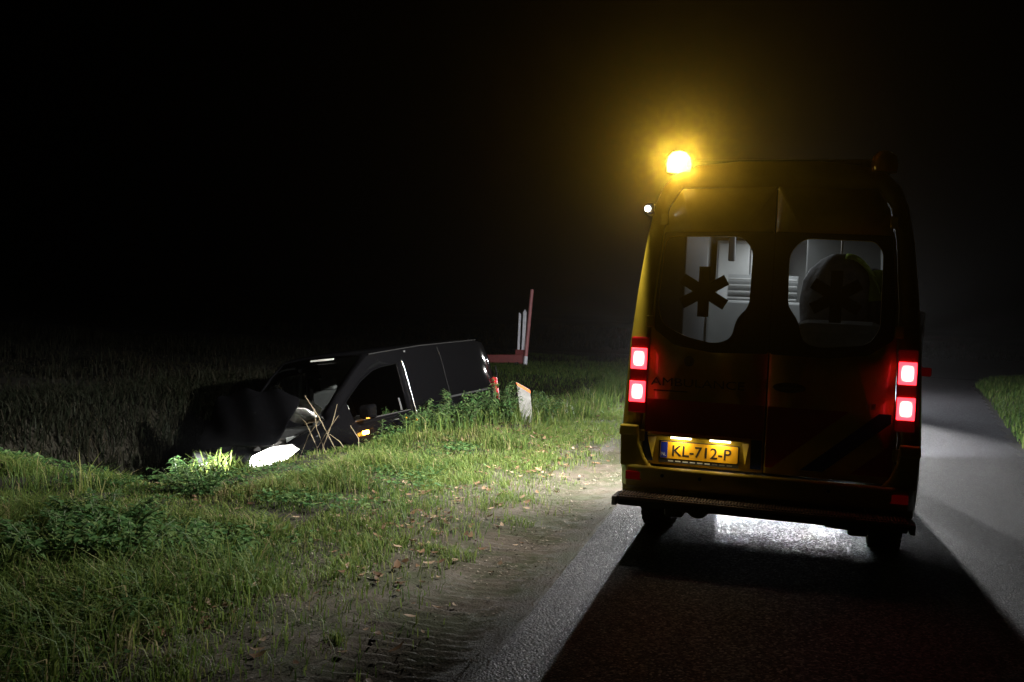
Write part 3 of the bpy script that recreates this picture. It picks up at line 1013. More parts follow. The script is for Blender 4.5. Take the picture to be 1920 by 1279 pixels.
lo = bpy.data.objects.new('cabin_light', l)
COL.objects.link(lo)
lo.parent = amb
lo.location = (-0.1, 2.0, 2.30)
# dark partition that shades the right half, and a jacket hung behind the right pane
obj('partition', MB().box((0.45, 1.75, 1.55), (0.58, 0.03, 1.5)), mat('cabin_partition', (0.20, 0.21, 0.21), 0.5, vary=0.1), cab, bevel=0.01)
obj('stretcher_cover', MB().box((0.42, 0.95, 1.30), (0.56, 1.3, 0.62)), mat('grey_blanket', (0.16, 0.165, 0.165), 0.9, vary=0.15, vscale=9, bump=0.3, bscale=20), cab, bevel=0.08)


def jacket():
    t = thing('hanging_jacket', 'dark jacket with lime shoulder band seen through the right rear window of the ambulance', 'jacket', (0.055+0.42+0.07, 6.5+1.15, 0), (0, 0, R(-3.5)))
    prof = [(0.95, 0.20, 0.12), (1.2, 0.24, 0.14), (1.5, 0.27, 0.15), (1.75, 0.27, 0.15), (1.90, 0.25, 0.14), (1.99, 0.21, 0.12), (2.06, 0.14, 0.10), (2.10, 0.07, 0.06)]
    m_ = MB()
    n_ = 28
    for z, a, b in prof:
        for k in range(n_):
            th = 2*math.pi*k/n_
            rr = 1+0.06*math.sin(5*th+z*9)+0.03*math.sin(9*th-z*5)
            m_.v.append((a*rr*math.cos(th), b*rr*math.sin(th), z))
    for i in range(len(prof)-1):
        for k in range(n_):
            m_.f.append((i*n_+k, i*n_+(k+1) % n_, (i+1)*n_+(k+1) % n_, (i+1)*n_+k))
    m_.f.append(tuple(range((len(prof)-1)*n_, len(prof)*n_)))
    obj('cloth_body', m_, M['navy'], t, smooth=60)
    # sleeve and the lime yoke over the right shoulder
    obj('sleeve', MB().tube([(0.20, 0, 1.98), (0.25, -0.03, 1.85), (0.26, -0.05, 1.5), (0.24, -0.06, 1.2)], [0.06, 0.075, 0.07, 0.06], 14), M['navy'], t, smooth=60)
    m_ = MB()
    for i in range(9):
        u = i/8
        x = 0.02+0.25*u
        z = 2.112-0.30*max(0, u-0.1)**2.0-0.02
        for k in range(7):
            v = k/6*math.pi
            m_.v.append((x+0.012*math.sin(v), -0.165*math.cos(v)*(0.8+0.2*u), z+0.045*math.sin(v)-0.03))
    for i in range(8):
        for k in range(6):
            m_.f.append((i*7+k, i*7+k+1, (i+1)*7+k+1, (i+1)*7+k))
    obj('shoulder_band', m_, M['lime'], t, smooth=60, solid=0.006)
    obj('sleeve_band', MB().tube([(0.215, -0.01, 1.97), (0.255, -0.035, 1.83), (0.262, -0.045, 1.76)], [0.075, 0.086, 0.083], 14), M['lime'], t, smooth=60)
    obj('hook', MB().tube([(0, 0, 2.08), (0, 0, 2.34)], 0.008), M['steel'], t)


jacket()


# ------------------------------------------------------------------ fire engine ahead, its lamps light the scene
def fire_engine():
    t = thing('fire_engine', 'red fire engine with white lamps on, facing us beyond the ambulance', 'fire engine', (0.25, 22.0, 0), (0, 0, 0))
    # local: front at y = 0 facing -y
    sec = []
    for y, w_, top in ((0.0, 1.16, 2.55), (0.12, 1.22, 2.72), (0.5, 1.25, 2.82), (2.1, 1.25, 2.85)):
        pts = [(w_*0.97, 0.55), (w_, 0.9), (w_, 1.5), (w_*0.95, top-0.2), (w_*0.80, top)]
        sec.append([(-x, y, z) for x, z in pts]+[(x, y, z) for x, z in reversed(pts)])
    m_ = MB()
    for s in sec:
        m_.v += s
    n_ = 10
    for i in range(3):
        for k in range(n_-1):
            m_.f.append((i*n_+k, i*n_+k+1, (i+1)*n_+k+1, (i+1)*n_+k))
    m_.f += [tuple(range(n_)), tuple(range(3*n_, 4*n_))]
    c_ = obj('cab', m_, M['truck_red'], t, bevel=0.03, smooth=35)
    obj('windscreen', MB().box((0, -0.004, 2.02), (2.1, 0.02, 0.78)), M['darkglass'], c_, bevel=0.02)
    obj('grille', MB().box((0, -0.008, 1.25), (1.5, 0.03, 0.42)), M['black_plastic'], c_, bevel=0.01)
    obj('white_band', MB().box((0, -0.006, 1.54), (2.2, 0.015, 0.10)), M['truck_white'], c_)
    obj('bumper', MB().box((0, -0.10, 0.68), (2.46, 0.34, 0.42)), M['truck_white'], t, bevel=0.05)
    obj('equipment_body', MB().box((0, 4.9, 1.80), (2.46, 5.5, 2.3)), M['truck_red'], t, bevel=0.05)
    obj('chassis', MB().box((0, 3.6, 0.62), (1.0, 7.6, 0.24)), M['dark_steel'], t)
    for x in (-1.02, 1.02):
        wheel(t, (x, 1.15, 0.48), 0.48, 0.30)
        wheel(t, (x, 5.6, 0.48), 0.48, 0.30)
        s = 1 if x > 0 else -1
        hl = obj('headlamp', MB().box((s*0.92, -0.27, 0.78), (0.30, 0.03, 0.17)), M['head_on'], t, bevel=0.01)
        spot('headlamp_light', t, (s*0.92, -0.31, 0.78), (s*0.92-0.5, -15, -2.0), P_HEAD, 56, (0.97, 0.98, 1.0), 0.07, 0.7)
        wl = obj('work_lamp', MB().box((s*0.80, 0.06, 2.93), (0.34, 0.12, 0.16)), M['head_on'], t, bevel=0.01)
        spot('work_lamp_light', t, (s*0.80, -0.03, 2.93), (s*0.80-1.2, -9, -0.8), P_ROOF, 66, (1.0, 0.98, 0.94), 0.08, 0.7)
        obj('fill_lamp', MB().box((s*1.26, 3.2, 2.78), (0.06, 0.30, 0.14)), M['head_on'], t, bevel=0.01)  # added on each flank to light the road beyond
        spot('fill_lamp_light', t, (s*1.32, 3.2, 2.78), (s*6, 4.2, 0.9), P_FIRE_FILL if s > 0 else P_FIRE_FILL*0.15, 176, (0.86, 0.90, 1.0), 0.08, 0.3)
        obj('mirror', MB().box((s*1.42, 0.05, 2.0), (0.16, 0.10, 0.5)), M['black_plastic'], t, bevel=0.03)
        obj('mirror_arm', MB().tube([(s*1.2, 0.12, 2.2), (s*1.42, 0.05, 2.2)], 0.02), M['black_plastic'], t)


fire_engine()


# ------------------------------------------------------------------ crashed van in the ditch
van = thing('crashed_van', 'black crashed van nose down in the ditch with one headlight lit and buckled bonnet', 'van', (-5.20, 12.81, -0.918))
cy, sy = math.cos(R(253.8)), math.sin(R(253.8))
mz = Matrix.Rotation(R(253.8), 3, 'Z') @ Matrix.Rotation(R(4.0), 3, 'Y') @ Matrix.Rotation(R(8.6), 3, 'X')
van.rotation_euler = mz.to_euler()
V_ST = [(-2.38, 0.48, 1.66, 1.50, 1.02, 0.865), (-2.36, 0.44, 1.74, 1.56, 1.02, 0.89), (-2.30, 0.40, 1.82, 1.62, 1.02, 0.905), (-2.05, 0.34, 1.865, 1.65, 1.02, 0.93), (-1.95, 0.34, 1.868, 1.65, 1.02, 0.935), (-1.2, 0.34, 1.88, 1.66, 1.02, 0.945), (-0.6, 0.34, 1.885, 1.66, 1.02, 0.945), (-0.10, 0.34, 1.885, 1.66, 1.02, 0.945), (0.00, 0.34, 1.885, 1.66, 1.02, 0.945), (0.35, 0.34, 1.875, 1.645, 1.02, 0.945), (0.55, 0.34, 1.84, 1.61, 1.02, 0.943), (0.80, 0.34, 1.68, 1.50, 1.02, 0.94), (1.02, 0.34, 1.51, 1.35, 1.02, 0.937), (1.12, 0.34, 1.43, 1.27, 1.02, 0.936), (1.30, 0.34, 1.27, 1.15, 1.02, 0.933), (1.45, 0.34, 1.14, 1.09, 1.02, 0.93), (1.88, 0.34, 1.03, 0.985, 0.93, 0.905), (2.10, 0.34, 0.96, 0.92, 0.86, 0.86), (2.27, 0.36, 0.86, 0.82, 0.78, 0.76), (2.36, 0.40, 0.72, 0.70, 0.67, 0.62)]


def van_half(st_):
    x, zb, top, wt, belt, hw = st_
    mid = min(0.72, belt-0.08)
    return [(x, hw*0.93, zb), (x, hw*0.995, 0.48), (x, hw, mid), (x, hw*0.982, belt), (x, hw*0.865, wt), (x, hw*0.80, top-0.04), (x, hw*0.72, top-0.008), (x, hw*0.40, top+0.012), (x, 0.0, top+0.02)]


def van_sec(st_):
    h = van_half(st_)
    return h+[(x, -y, z) for x, y, z in reversed(h[:-1])]


vs_ = [van_sec(s) for s in V_ST]
VN = len(vs_[0])
shell, door_f, wind_f, side_f = [], [], [], []
for i in range(len(V_ST)-1):
    x0, x1 = V_ST[i][0], V_ST[i+1][0]
    xm = (x0+x1)/2
    for k in range(VN-1):
        j = k if k < 8 else VN-2-k        # mirrored strip number
        lft = k < 8
        q = (i*VN+k, i*VN+k+1, (i+1)*VN+k+1, (i+1)*VN+k)
        if j in (6, 7) and 0.55 < xm < 1.45:
            wind_f.append(q)
        elif j in (5, 6, 7) and 1.45 < xm < 2.27:
            continue                       # bonnet opening
        elif j == 3 and 0.0 < xm < 1.12:
            side_f.append((q, lft))
        elif j in (0, 1) and (1.12 < xm < 1.88 or -1.95 < xm < -1.2):
            continue                       # wheel openings
        else:
            shell.append(q)
flat = [p for s in vs_ for p in s]
m_ = MB()
m_.v = flat
m_.f = shell+[tuple(range(VN)), tuple((len(V_ST)-1)*VN+k for k in range(VN))]
vb = obj('body', m_, M['black_paint'], van, smooth=38, solid=0.025)
m_ = MB()
for q in wind_f:
    m_.add([(flat[i][0]-0.006, flat[i][1], flat[i][2]-0.008) for i in q], [(0, 1, 2, 3)])
obj('windscreen', m_, M['vanglass'], van, smooth=60)
for lf in (True, False):
    m_ = MB()
    for q, l_ in side_f:
        if l_ == lf:
            m_.add([(flat[i][0], flat[i][1]*0.985, flat[i][2]) for i in q], [(0, 1, 2, 3)])
    dw = obj('side_window', m_, M['vanglass'], van, smooth=60)
# bright window surround and door edges on the left side
hh = [van_half(s) for s in V_ST]
i0 = 8
top_pts = [Vector(hh[i][4]) for i in range(8, 15)]
bel_pts = [Vector(hh[i][3]) for i in range(8, 15)]


def offy(p, d):
    return Vector((p.x, p.y+d, p.z))


for s in (1, -1):
    def sd(p):
        return (p[0], p[1]*s, p[2])
    dd = obj('door', MB().tube([sd(offy(p, 0.004)) for p in top_pts], 0.010, 8), M['black_paint'], van, smooth=60)
    obj('window_trim', MB().tube([sd(offy(p, 0.003)) for p in [Vector((-0.02, bel_pts[0].y, 1.02))]+bel_pts[:-1]], 0.009, 6), M['black_plastic'], dd)
    b0_, b1_ = bel_pts[0], top_pts[0]
    obj('door_pillar', MB().slab([sd(offy(b0_+Vector((0.0, 0, 0)), 0.006)), sd(offy(b0_+Vector((-0.09, 0, 0)), 0.006)), sd(offy(b1_+Vector((-0.09, 0, 0)), 0.006)), sd(offy(b1_, 0.006))], [sd(offy(b0_, -0.004)), sd(offy(b0_+Vector((-0.09, 0, 0)), -0.004)), sd(offy(b1_+Vector((-0.09, 0, 0)), -0.004)), sd(offy(b1_, -0.004))]), M['black_paint'], dd, bevel=0.004)
    # rear edge of the door, left one chromed to stand for the pillar's highlight
    obj('door_edge', MB().tube([sd((-0.105, 0.945, 0.55)), sd((-0.105, 0.965, 0.75)), sd((-0.105, 0.955, 1.02)), sd((-0.098, 0.845, 1.62)), sd((-0.08, 0.83, 1.675))], 0.011, 8), M['chrome' if s > 0 else 'black_paint'], dd, smooth=60)
    obj('inner_pillar', MB().box((0.14, s*0.845, 1.33), (0.035, 0.025, 0.60), (s*0.19, 0, 0)), M['van_grey'], dd)
    obj('door_handle', MB().box((0.05, s*0.955, 0.93), (0.16, 0.03, 0.035)), M['chrome'], dd, bevel=0.01)
    mr_ = obj('door_mirror', MB().slab([(1.00, s*1.00, 1.02), (1.00, s*1.20, 1.03), (0.99, s*1.20, 1.22), (1.0, s*0.99, 1.22)], [(1.12, s*0.99, 1.04), (1.12, s*1.17, 1.05), (1.11, s*1.17, 1.20), (1.12, s*0.98, 1.20)]), M['black_paint'], dd, bevel=0.035)
    obj('mirror_arm', MB().box((1.06, s*0.96, 1.06), (0.07, 0.10, 0.05)), M['black_plastic'], dd, bevel=0.01)
# bonnet, sprung up and folded
hv = []
for (u, hw_) in ((0.0, 0.60), (0.10, 0.66), (0.35, 0.70), (0.55, 0.72), (0.78, 0.72), (1.0, 0.71)):
    # latched at the grille, hinges torn off: the rear edge stands up in front of the screen
    px = 2.30-0.80*u
    pz = 0.90+0.62*u**1.25
    row = []
    for k in range(9):
        t_ = k/8*2-1
        row.append((px+0.02*math.sin(k*2.1+u*7), -0.26*u+hw_*t_, pz+0.03*(1-t_*t_)+0.05*u*math.sin(k*1.9+u*9)+0.03*abs(math.sin(k*1.1+u*5))-0.10*u*max(0, t_)))
    hv.append(row)
m_ = MB()
for r_ in hv:
    m_.v += r_
for i in range(len(hv)-1):
    for k in range(8):
        m_.f.append((i*9+k, i*9+k+1, (i+1)*9+k+1, (i+1)*9+k))
bon = obj('bonnet', m_, M['black_paint'], van, smooth=48, solid=0.02)
sub = bon.modifiers.new('round', 'SUBSURF')
sub.levels = sub.render_levels = 2
mat_v = []
for i in range(6):
    for k in range(7):
        u_, v_ = i/5, k/6
        mat_v.append((1.53-0.14*u_+0.015*math.sin(k*2.3+i), 0.02+0.58*v_+0.02*math.sin(i*1.9), 1.34-0.10*u_-0.13*v_+0.022*math.sin(k*1.7+i*2.1)))
m_ = MB()
m_.v = mat_v
m_.f = [(i*7+k, i*7+k+1, (i+1)*7+k+1, (i+1)*7+k) for i in range(5) for k in range(6)]
ins = obj('insulation_mat', m_, M['airbag'], van, smooth=30, solid=0.012)
ins['label'] = 'torn pale insulation mat under the bonnet edge'
# joints, mouldings and the sliding door rail on the flanks
for s in (1, -1):
    obj('side_moulding', MB().slab([(-2.2, s*0.945, 0.66), (0.95, s*0.952, 0.66), (0.95, s*0.952, 0.74), (-2.2, s*0.945, 0.74)], [(-2.2, s*0.925, 0.66), (0.95, s*0.935, 0.66), (0.95, s*0.935, 0.74), (-2.2, s*0.925, 0.74)]), M['black_plastic'], van, bevel=0.006)
    obj('sliding_rail', MB().box((-1.45, s*0.934, 1.08), (1.1, 0.014, 0.028)), M['gap_black'], van, bevel=0.004)
    obj('door_joint', MB().tube([(-1.02, s*0.95, 0.42), (-1.02, s*0.946, 0.72), (-1.02, s*0.930, 1.02), (-1.02, s*0.822, 1.66), (-1.02, s*0.775, 1.80)], 0.004, 6), M['gap_black'], van)
    obj('roof_gutter', MB().tube([(0.5, s*0.755, 1.822), (-0.6, s*0.758, 1.852), (-2.1, s*0.745, 1.832)], 0.008, 6), M['gap_black'], van)
    obj('slide_handle', MB().box((-0.22, s*0.955, 0.93), (0.15, 0.03, 0.035)), M['chrome'], van, bevel=0.01)
# engine bay
eb = obj('engine_bay', MB().box((1.82, 0, 0.62), (0.78, 1.3, 0.30)), M['dark_steel'], van, bevel=0.03)
obj('engine_block', MB().box((1.75, 0.05, 0.83), (0.5, 0.6, 0.18)), M['dark_steel'], eb, bevel=0.04)
obj('battery', MB().box((1.70, 0.50, 0.86), (0.24, 0.18, 0.18)), M['cabinet'], eb, bevel=0.01)
obj('intake_hose', MB().tube([(1.6, -0.4, 0.85), (1.8, -0.35, 0.98), (2.0, -0.1, 0.95), (2.1, 0.2, 0.85)], 0.05, 10), M['rubber'], eb, smooth=60)
# lamps
for s in (1, -1):
    ring_ = [(2.42, s*0.38, 0.66), (2.38, s*0.62, 0.68), (2.22, s*0.82, 0.74), (2.07, s*0.90, 0.84), (2.15, s*0.84, 0.915), (2.32, s*0.60, 0.905), (2.41, s*0.40, 0.83), (2.43, s*0.345, 0.74)]
    ring_ = [(x, s*0.64+(y-s*0.64)*0.82, 0.80+(z-0.80)*0.88) for x, y, z in ring_]
    cx_, cy_, cz_ = [sum(p[i] for p in ring_)/8 for i in range(3)]
    front = [(x+0.025, y*1.02, z) for x, y, z in ring_]
    m_ = MB()
    m_.v = front+[(x-0.10, y*0.92, z) for x, y, z in ring_]+[(cx_+0.07, cy_*1.06, cz_)]
    m_.f = [(i, (i+1) % 8, 16) for i in range(8)]+[(i, 8+i, 8+(i+1) % 8, (i+1) % 8) for i in range(8)]
    hl = obj('headlamp', m_, M['van_head'] if s > 0 else M['head_off'], van, smooth=70)
    if s > 0:
        hl['label'] = 'lit white headlight'
        spot('headlamp_light', van, (2.56, 0.66, 0.80), (5.0, 0.62, 1.0), P_VAN, 66, (0.97, 0.99, 1.0), 0.06, 0.3)
        ind = obj('side_indicator', MB().box((0.98, 0.955, 0.86), (0.12, 0.03, 0.05)), M['ind_on'], van, bevel=0.012)
        l = bpy.data.lights.new('indicator_light', 'POINT')
        l.energy = 2.5
        l.color = (1.0, 0.40, 0.03)
        l.shadow_soft_size = 0.03
        lo = bpy.data.objects.new('indicator_light', l)
        COL.objects.link(lo)
        lo.parent = van
        lo.location = (0.98, 1.03, 0.86)
    else:
        obj('side_indicator', MB().box((0.98, -0.955, 0.86), (0.12, 0.03, 0.05)), M['amber_off'], van, bevel=0.012)
    tl_ = obj('tail_lamp', MB().slab([(-2.40, s*0.77, 0.86), (-2.33, s*0.915, 0.86), (-2.33, s*0.915, 1.22), (-2.40, s*0.77, 1.24)], [(-2.30, s*0.77, 0.86), (-2.285, s*0.918, 0.86), (-2.285, s*0.92, 1.22), (-2.30, s*0.77, 1.24)]), mat('van_tail_red', (0.45, 0.01, 0.02), 0.25, coat=0.6, emit=(1, 0.02, 0.05), es=0.5), van, bevel=0.012)
    obj('tail_trim', MB().tube([(-2.34, s*0.905, 1.23), (-2.345, s*0.895, 1.40)], 0.012, 8), M['chrome'], van)
obj('grille', MB().slab([(2.375, -0.34, 0.60), (2.375, 0.34, 0.60), (2.365, 0.36, 0.73), (2.365, -0.36, 0.73)], [(2.33, -0.34, 0.60), (2.33, 0.34, 0.60), (2.33, 0.36, 0.73), (2.33, -0.36, 0.73)]), M['black_plastic'], van, bevel=0.008)
bmp = MB()
for x, hw_ in ((2.42, 0.55), (2.34, 0.80), (2.12, 0.92), (1.90, 0.945)):
    pass
crv = [(1.90, 0.95), (2.12, 0.925), (2.32, 0.80), (2.41, 0.55), (2.43, 0.0), (2.41, -0.55), (2.32, -0.80), (2.12, -0.925), (1.90, -0.95)]
for x, y in crv:
    bmp.v += [(x, y, 0.26), (x+0.02, y*1.01, 0.36), (x+0.015, y*1.005, 0.52), (x-0.03, y*0.98, 0.585)]
for i in range(8):
    for k in range(3):
        bmp.f.append((i*4+k, i*4+k+1, (i+1)*4+k+1, (i+1)*4+k))
obj('bumper', bmp, M['black_plastic'], van, smooth=40, solid=0.03)
for x in (1.50, -1.58):
    for s in (-1, 1):
        wheel(van, (x, s*0.82, 0.33), 0.33, 0.21, 'y')
# cabin
fl = obj('cabin_floor', MB().box((0.2, 0, 0.42), (3.8, 1.6, 0.06)), M['van_grey'], van)
obj('bulkhead', MB().box((-0.25, 0, 1.12), (0.04, 1.55, 1.38)), M['van_grey'], van)
obj('dashboard', MB().slab([(1.50, -0.80, 0.70), (1.50, 0.80, 0.70), (1.42, 0.80, 1.03), (1.42, -0.80, 1.03)], [(1.02, -0.80, 0.72), (1.02, 0.80, 0.72), (1.05, 0.78, 1.0), (1.05, -0.78, 1.0)]), M['van_grey'], van, bevel=0.04)
for y in (0.40, -0.40):
    s_ = obj('seat', MB().box((0.42, y, 0.72), (0.52, 0.50, 0.16)).box((0.12, y, 1.06), (0.14, 0.48, 0.66), (0, -0.2, 0)), M['van_grey'], van, bevel=0.05)
    obj('headrest', MB().box((0.02, y, 1.47), (0.09, 0.26, 0.17)), M['van_grey'], s_, bevel=0.035)
swm = MB()
pts = []
for k in range(25):
    a = 2*math.pi*k/24
    pts.append((0.92+0.08*math.sin(a), 0.40+0.18*math.cos(a), 1.02+0.165*math.sin(a)))
obj('steering_wheel', swm.tube(pts, 0.015, 8, cap=False), M['black_plastic'], van, smooth=60)


def blob(c, s, seed, n_=18, m2=12):
    m_ = MB()
    for i in range(m2+1):
        ph = math.pi*i/m2
        for k in range(n_):
            th = 2*math.pi*k/n_
            rr = 1+0.12*math.sin(3*th+seed)*math.sin(ph)+0.08*math.sin(5*ph+2*th+seed*2)
            m_.v.append((c[0]+s[0]*rr*math.sin(ph)*math.cos(th), c[1]+s[1]*rr*math.sin(ph)*math.sin(th), c[2]+s[2]*rr*math.cos(ph)))
    for i in range(m2):
        for k in range(n_):
            m_.f.append((i*n_+k, i*n_+(k+1) % n_, (i+1)*n_+(k+1) % n_, (i+1)*n_+k))
    return m_


obj('airbag', blob((1.16, 0.08, 1.20), (0.12, 0.30, 0.14), 1.0), M['airbag'], van, smooth=70)
obj('airbag', blob((0.88, 0.42, 1.10), (0.12, 0.19, 0.17), 2.3), M['airbag'], van, smooth=70)
obj('paper_slip', MB().box((1.22, 0.33, 1.075), (0.22, 0.16, 0.012), (0.1, 0.12, 0.5)), M['paper'], van)
obj('paper_slip', MB().box((1.30, -0.55, 1.10), (0.16, 0.20, 0.012), (0.3, -0.3, 0.2)), M['airbag'], van)
obj('rear_view_mirror', MB().box((0.74, 0.02, 1.60), (0.03, 0.20, 0.06)), M['mirror_glass'], van, bevel=0.01)
obj('roof_glint_strip', MB().slab([(0.650, -0.10, 1.828), (0.650, 0.30, 1.823), (0.665, 0.30, 1.812), (0.665, -0.10, 1.817)], [(0.650, -0.10, 1.815), (0.650, 0.30, 1.81), (0.665, 0.30, 1.80), (0.665, -0.10, 1.805)]), M['airbag'], van)  # pale strip standing in for the glint along the roof's front edge


# ------------------------------------------------------------------ grass and weeds (numpy meshes)
def blades(name, x, y, h, wd, m, lean=0.5, tint=None, parent=None, zoff=0.0, kind='stuff', rel=None):
    n_ = len(x)
    z = ground_z(x, y) if rel is None else rel
    th = RNG.uniform(0, 2*np.pi, n_)
    dx, dy = np.cos(th), np.sin(th)
    l1 = RNG.uniform(0.05, 0.35, n_)*lean
    l2 = RNG.uniform(0.3, 1.0, n_)*lean
    px, py = -dy, dx
    ax = np.stack([x-px*wd, y-py*wd, z-0.01], 1)
    bx = np.stack([x+px*wd, y+py*wd, z-0.01], 1)
    mxp = np.stack([x+dx*l1*h, y+dy*l1*h, z+h*0.55], 1)
    pw = np.stack([px*wd*0.8, py*wd*0.8, 0*wd], 1)
    tip = np.stack([x+dx*(l1+l2)*h, y+dy*(l1+l2)*h, z+h*(1-0.30*l2)], 1)
    v = np.stack([ax, bx, mxp+pw, mxp-pw, tip], 1).reshape(-1, 3)
    b = np.arange(n_)*5
    q = np.stack([b, b+1, b+2, b+3], 1)
    t3 = np.stack([b+3, b+2, b+4], 1)
    if tint is None:
        tint = np.clip(RNG.normal(0.4, 0.22, n_), 0, 1)
    o = np_mesh(name, v, [q, t3], m, np.repeat(tint, 5), parent)
    if kind:
        o['kind'] = kind
    return o


def scatter(n_, x0, x1, y0, y1, dens):
    x = RNG.uniform(x0, x1, n_)
    y = RNG.uniform(y0, y1, n_)
    k = RNG.uniform(0, 1, n_) < dens(x, y)
    return x[k], y[k]


# verge grass between the mud and the ditch
def d_verge(x, y):
    d = ditch_edge(y)-x
    patch = fbm(x*1.7, y*1.7, 61)
    base = sstep(2.35, 3.0, -x+0.7*(fbm(x*1.1, y*0.7, 62)-0.5))
    return base*(0.10+0.90*sstep(0.36, 0.56, patch))*(1-sstep(0.5, 1.3, d)*ditch_start(x, y))*(x > -9)*np.clip(1.2-(y-8)*0.04, 0.25, 1)


x, y = scatter(330000, -9, -2.1, 2.6, 20, d_verge)
pn = fbm(x*0.9, y*0.9, 71)
near_van = sstep(6.6, 7.6, y)*(1-sstep(10.6, 11.6, y))*sstep(3.6, 4.2, -x)
h = RNG.uniform(0.04, 0.13, len(x))*(1-0.7*near_van)*(0.40+1.75*sstep(0.40, 0.66, pn))*(0.7+0.6*fbm(x*3.5, y*3.5, 72))
tn = np.clip(0.55*fbm(x*1.5, y*1.5, 77)+RNG.normal(0.18, 0.20, len(x))+0.35*sstep(0.52, 0.7, fbm(x*0.8, y*0.8, 78))+(RNG.uniform(0, 1, len(x)) < 0.07)*0.6, 0, 1)
tag(blades('verge_grass', x, y, h, RNG.uniform(0.0022, 0.0045, len(x)), M['grass'], 1.1, tn), 'green grass covering the verge between muddy shoulder and ditch', 'grass')


# sparse grass on the muddy shoulder
def d_mud(x, y):
    p = fbm(x*2.6, y*1.6, 81)
    return (0.22+0.78*sstep(0.47, 0.60, p))*sstep(1.5, 2.3, -x+0.5*(fbm(x*2, y*1.2, 83)-0.5))*(1-sstep(2.9, 3.1, -x))


x, y = scatter(90000, -3.1, -1.3, 3.0, 19, d_mud)
tag(blades('shoulder_grass', x, y, RNG.uniform(0.03, 0.10, len(x)), RNG.uniform(0.002, 0.004, len(x)), M['grass'], 0.8, np.clip(RNG.normal(0.55, 0.18, len(x)), 0, 1)), 'sparse short grass growing out of the muddy shoulder', 'grass')


# dense fringe along the ditch edge
def d_fringe(x, y):
    d = ditch_edge(y)-x
    return np.exp(-((d+0.1)/0.45)**2)*sstep(10.5, 11.5, y)*(0.3+0.7*sstep(0.4, 0.55, fbm(x*1.3, y*1.3, 91)))


x, y = scatter(60000, -9, -2.4, 4.5, 23, d_fringe)
tag(blades('ditch_edge_grass', x, y, RNG.uniform(0.15, 0.42, len(x)), RNG.uniform(0.003, 0.007, len(x)), M['grass'], 0.8, np.clip(RNG.normal(0.45, 0.25, len(x)), 0, 1)), 'long rough grass along the edge of the ditch', 'grass')


# far bank and field
def d_far(x, y):
    d = ditch_edge(y)-x
    # not where the van stands
    u = (x+5.2)*-0.279+(y-12.81)*-0.960
    v = (x+5.2)*0.960+(y-12.81)*-0.279
    free = (np.abs(u) > 2.7) | (np.abs(v) > 1.15)
    return free*(sstep(0.7, 1.6, d)*ditch_start(x, y-1.0))*(0.3+0.7*sstep(0.4, 0.6, fbm(x*0.5, y*0.5, 95)))


x, y = scatter(110000, -30, -4, 5, 36, d_far)
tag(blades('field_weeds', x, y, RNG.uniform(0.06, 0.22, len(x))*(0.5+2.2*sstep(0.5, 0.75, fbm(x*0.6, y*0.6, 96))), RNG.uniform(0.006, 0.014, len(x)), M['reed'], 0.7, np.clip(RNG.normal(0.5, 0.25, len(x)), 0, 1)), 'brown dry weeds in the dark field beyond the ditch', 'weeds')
def d_floor(x, y):
    u = (x+5.2)*-0.279+(y-12.81)*-0.960
    v = (x+5.2)*0.960+(y-12.81)*-0.279
    free = (np.abs(u) > 2.65) | (np.abs(v) > 1.1)
    d = ditch_edge(y)-x
    return free*sstep(0.6, 1.2, d)*(1-sstep(5.5, 7.0, d))*ditch_start(x, y-0.2)*(0.45+0.55*sstep(0.4, 0.6, fbm(x*1.4, y*1.4, 121)))


x, y = scatter(90000, -13, -4, 7, 17, d_floor)
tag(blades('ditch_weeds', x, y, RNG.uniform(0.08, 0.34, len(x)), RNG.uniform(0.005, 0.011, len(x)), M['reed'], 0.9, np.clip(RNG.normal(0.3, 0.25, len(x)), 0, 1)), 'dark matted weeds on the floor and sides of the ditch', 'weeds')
x, y = scatter(60000, -9, -1.3, 23, 37, lambda x, y: 0.7*(x < road_left(y)-0.15))
tag(blades('junction_grass', x, y, RNG.uniform(0.05, 0.15, len(x)), RNG.uniform(0.006, 0.010, len(x)), M['grass'], 0.7), 'mown grass strip in front of the crossing road', 'grass')
x, y = scatter(110000, 3.2, 16, 10, 45, lambda x, y: (x > road_right(y)+0.05)*(0.35+0.65*sstep(0.35, 0.5, fbm(x*1.2, y*1.2, 97))))
tag(blades('corner_grass', x, y, RNG.uniform(0.06, 0.26, len(x)), RNG.uniform(0.005, 0.010, len(x)), M['grass'], 0.8), 'grass on the rounded corner at the right of the road', 'grass')
x, y = scatter(60000, -30, 60, 44, 140, lambda x, y: 0.8*(y > 48+0.95*np.maximum(x+8, 0)))
tag(blades('far_verge_grass', x, y, RNG.uniform(0.2, 0.7, len(x)), RNG.uniform(0.02, 0.04, len(x)), M['reed'], 0.7), 'rough grass beyond the crossing road', 'grass')


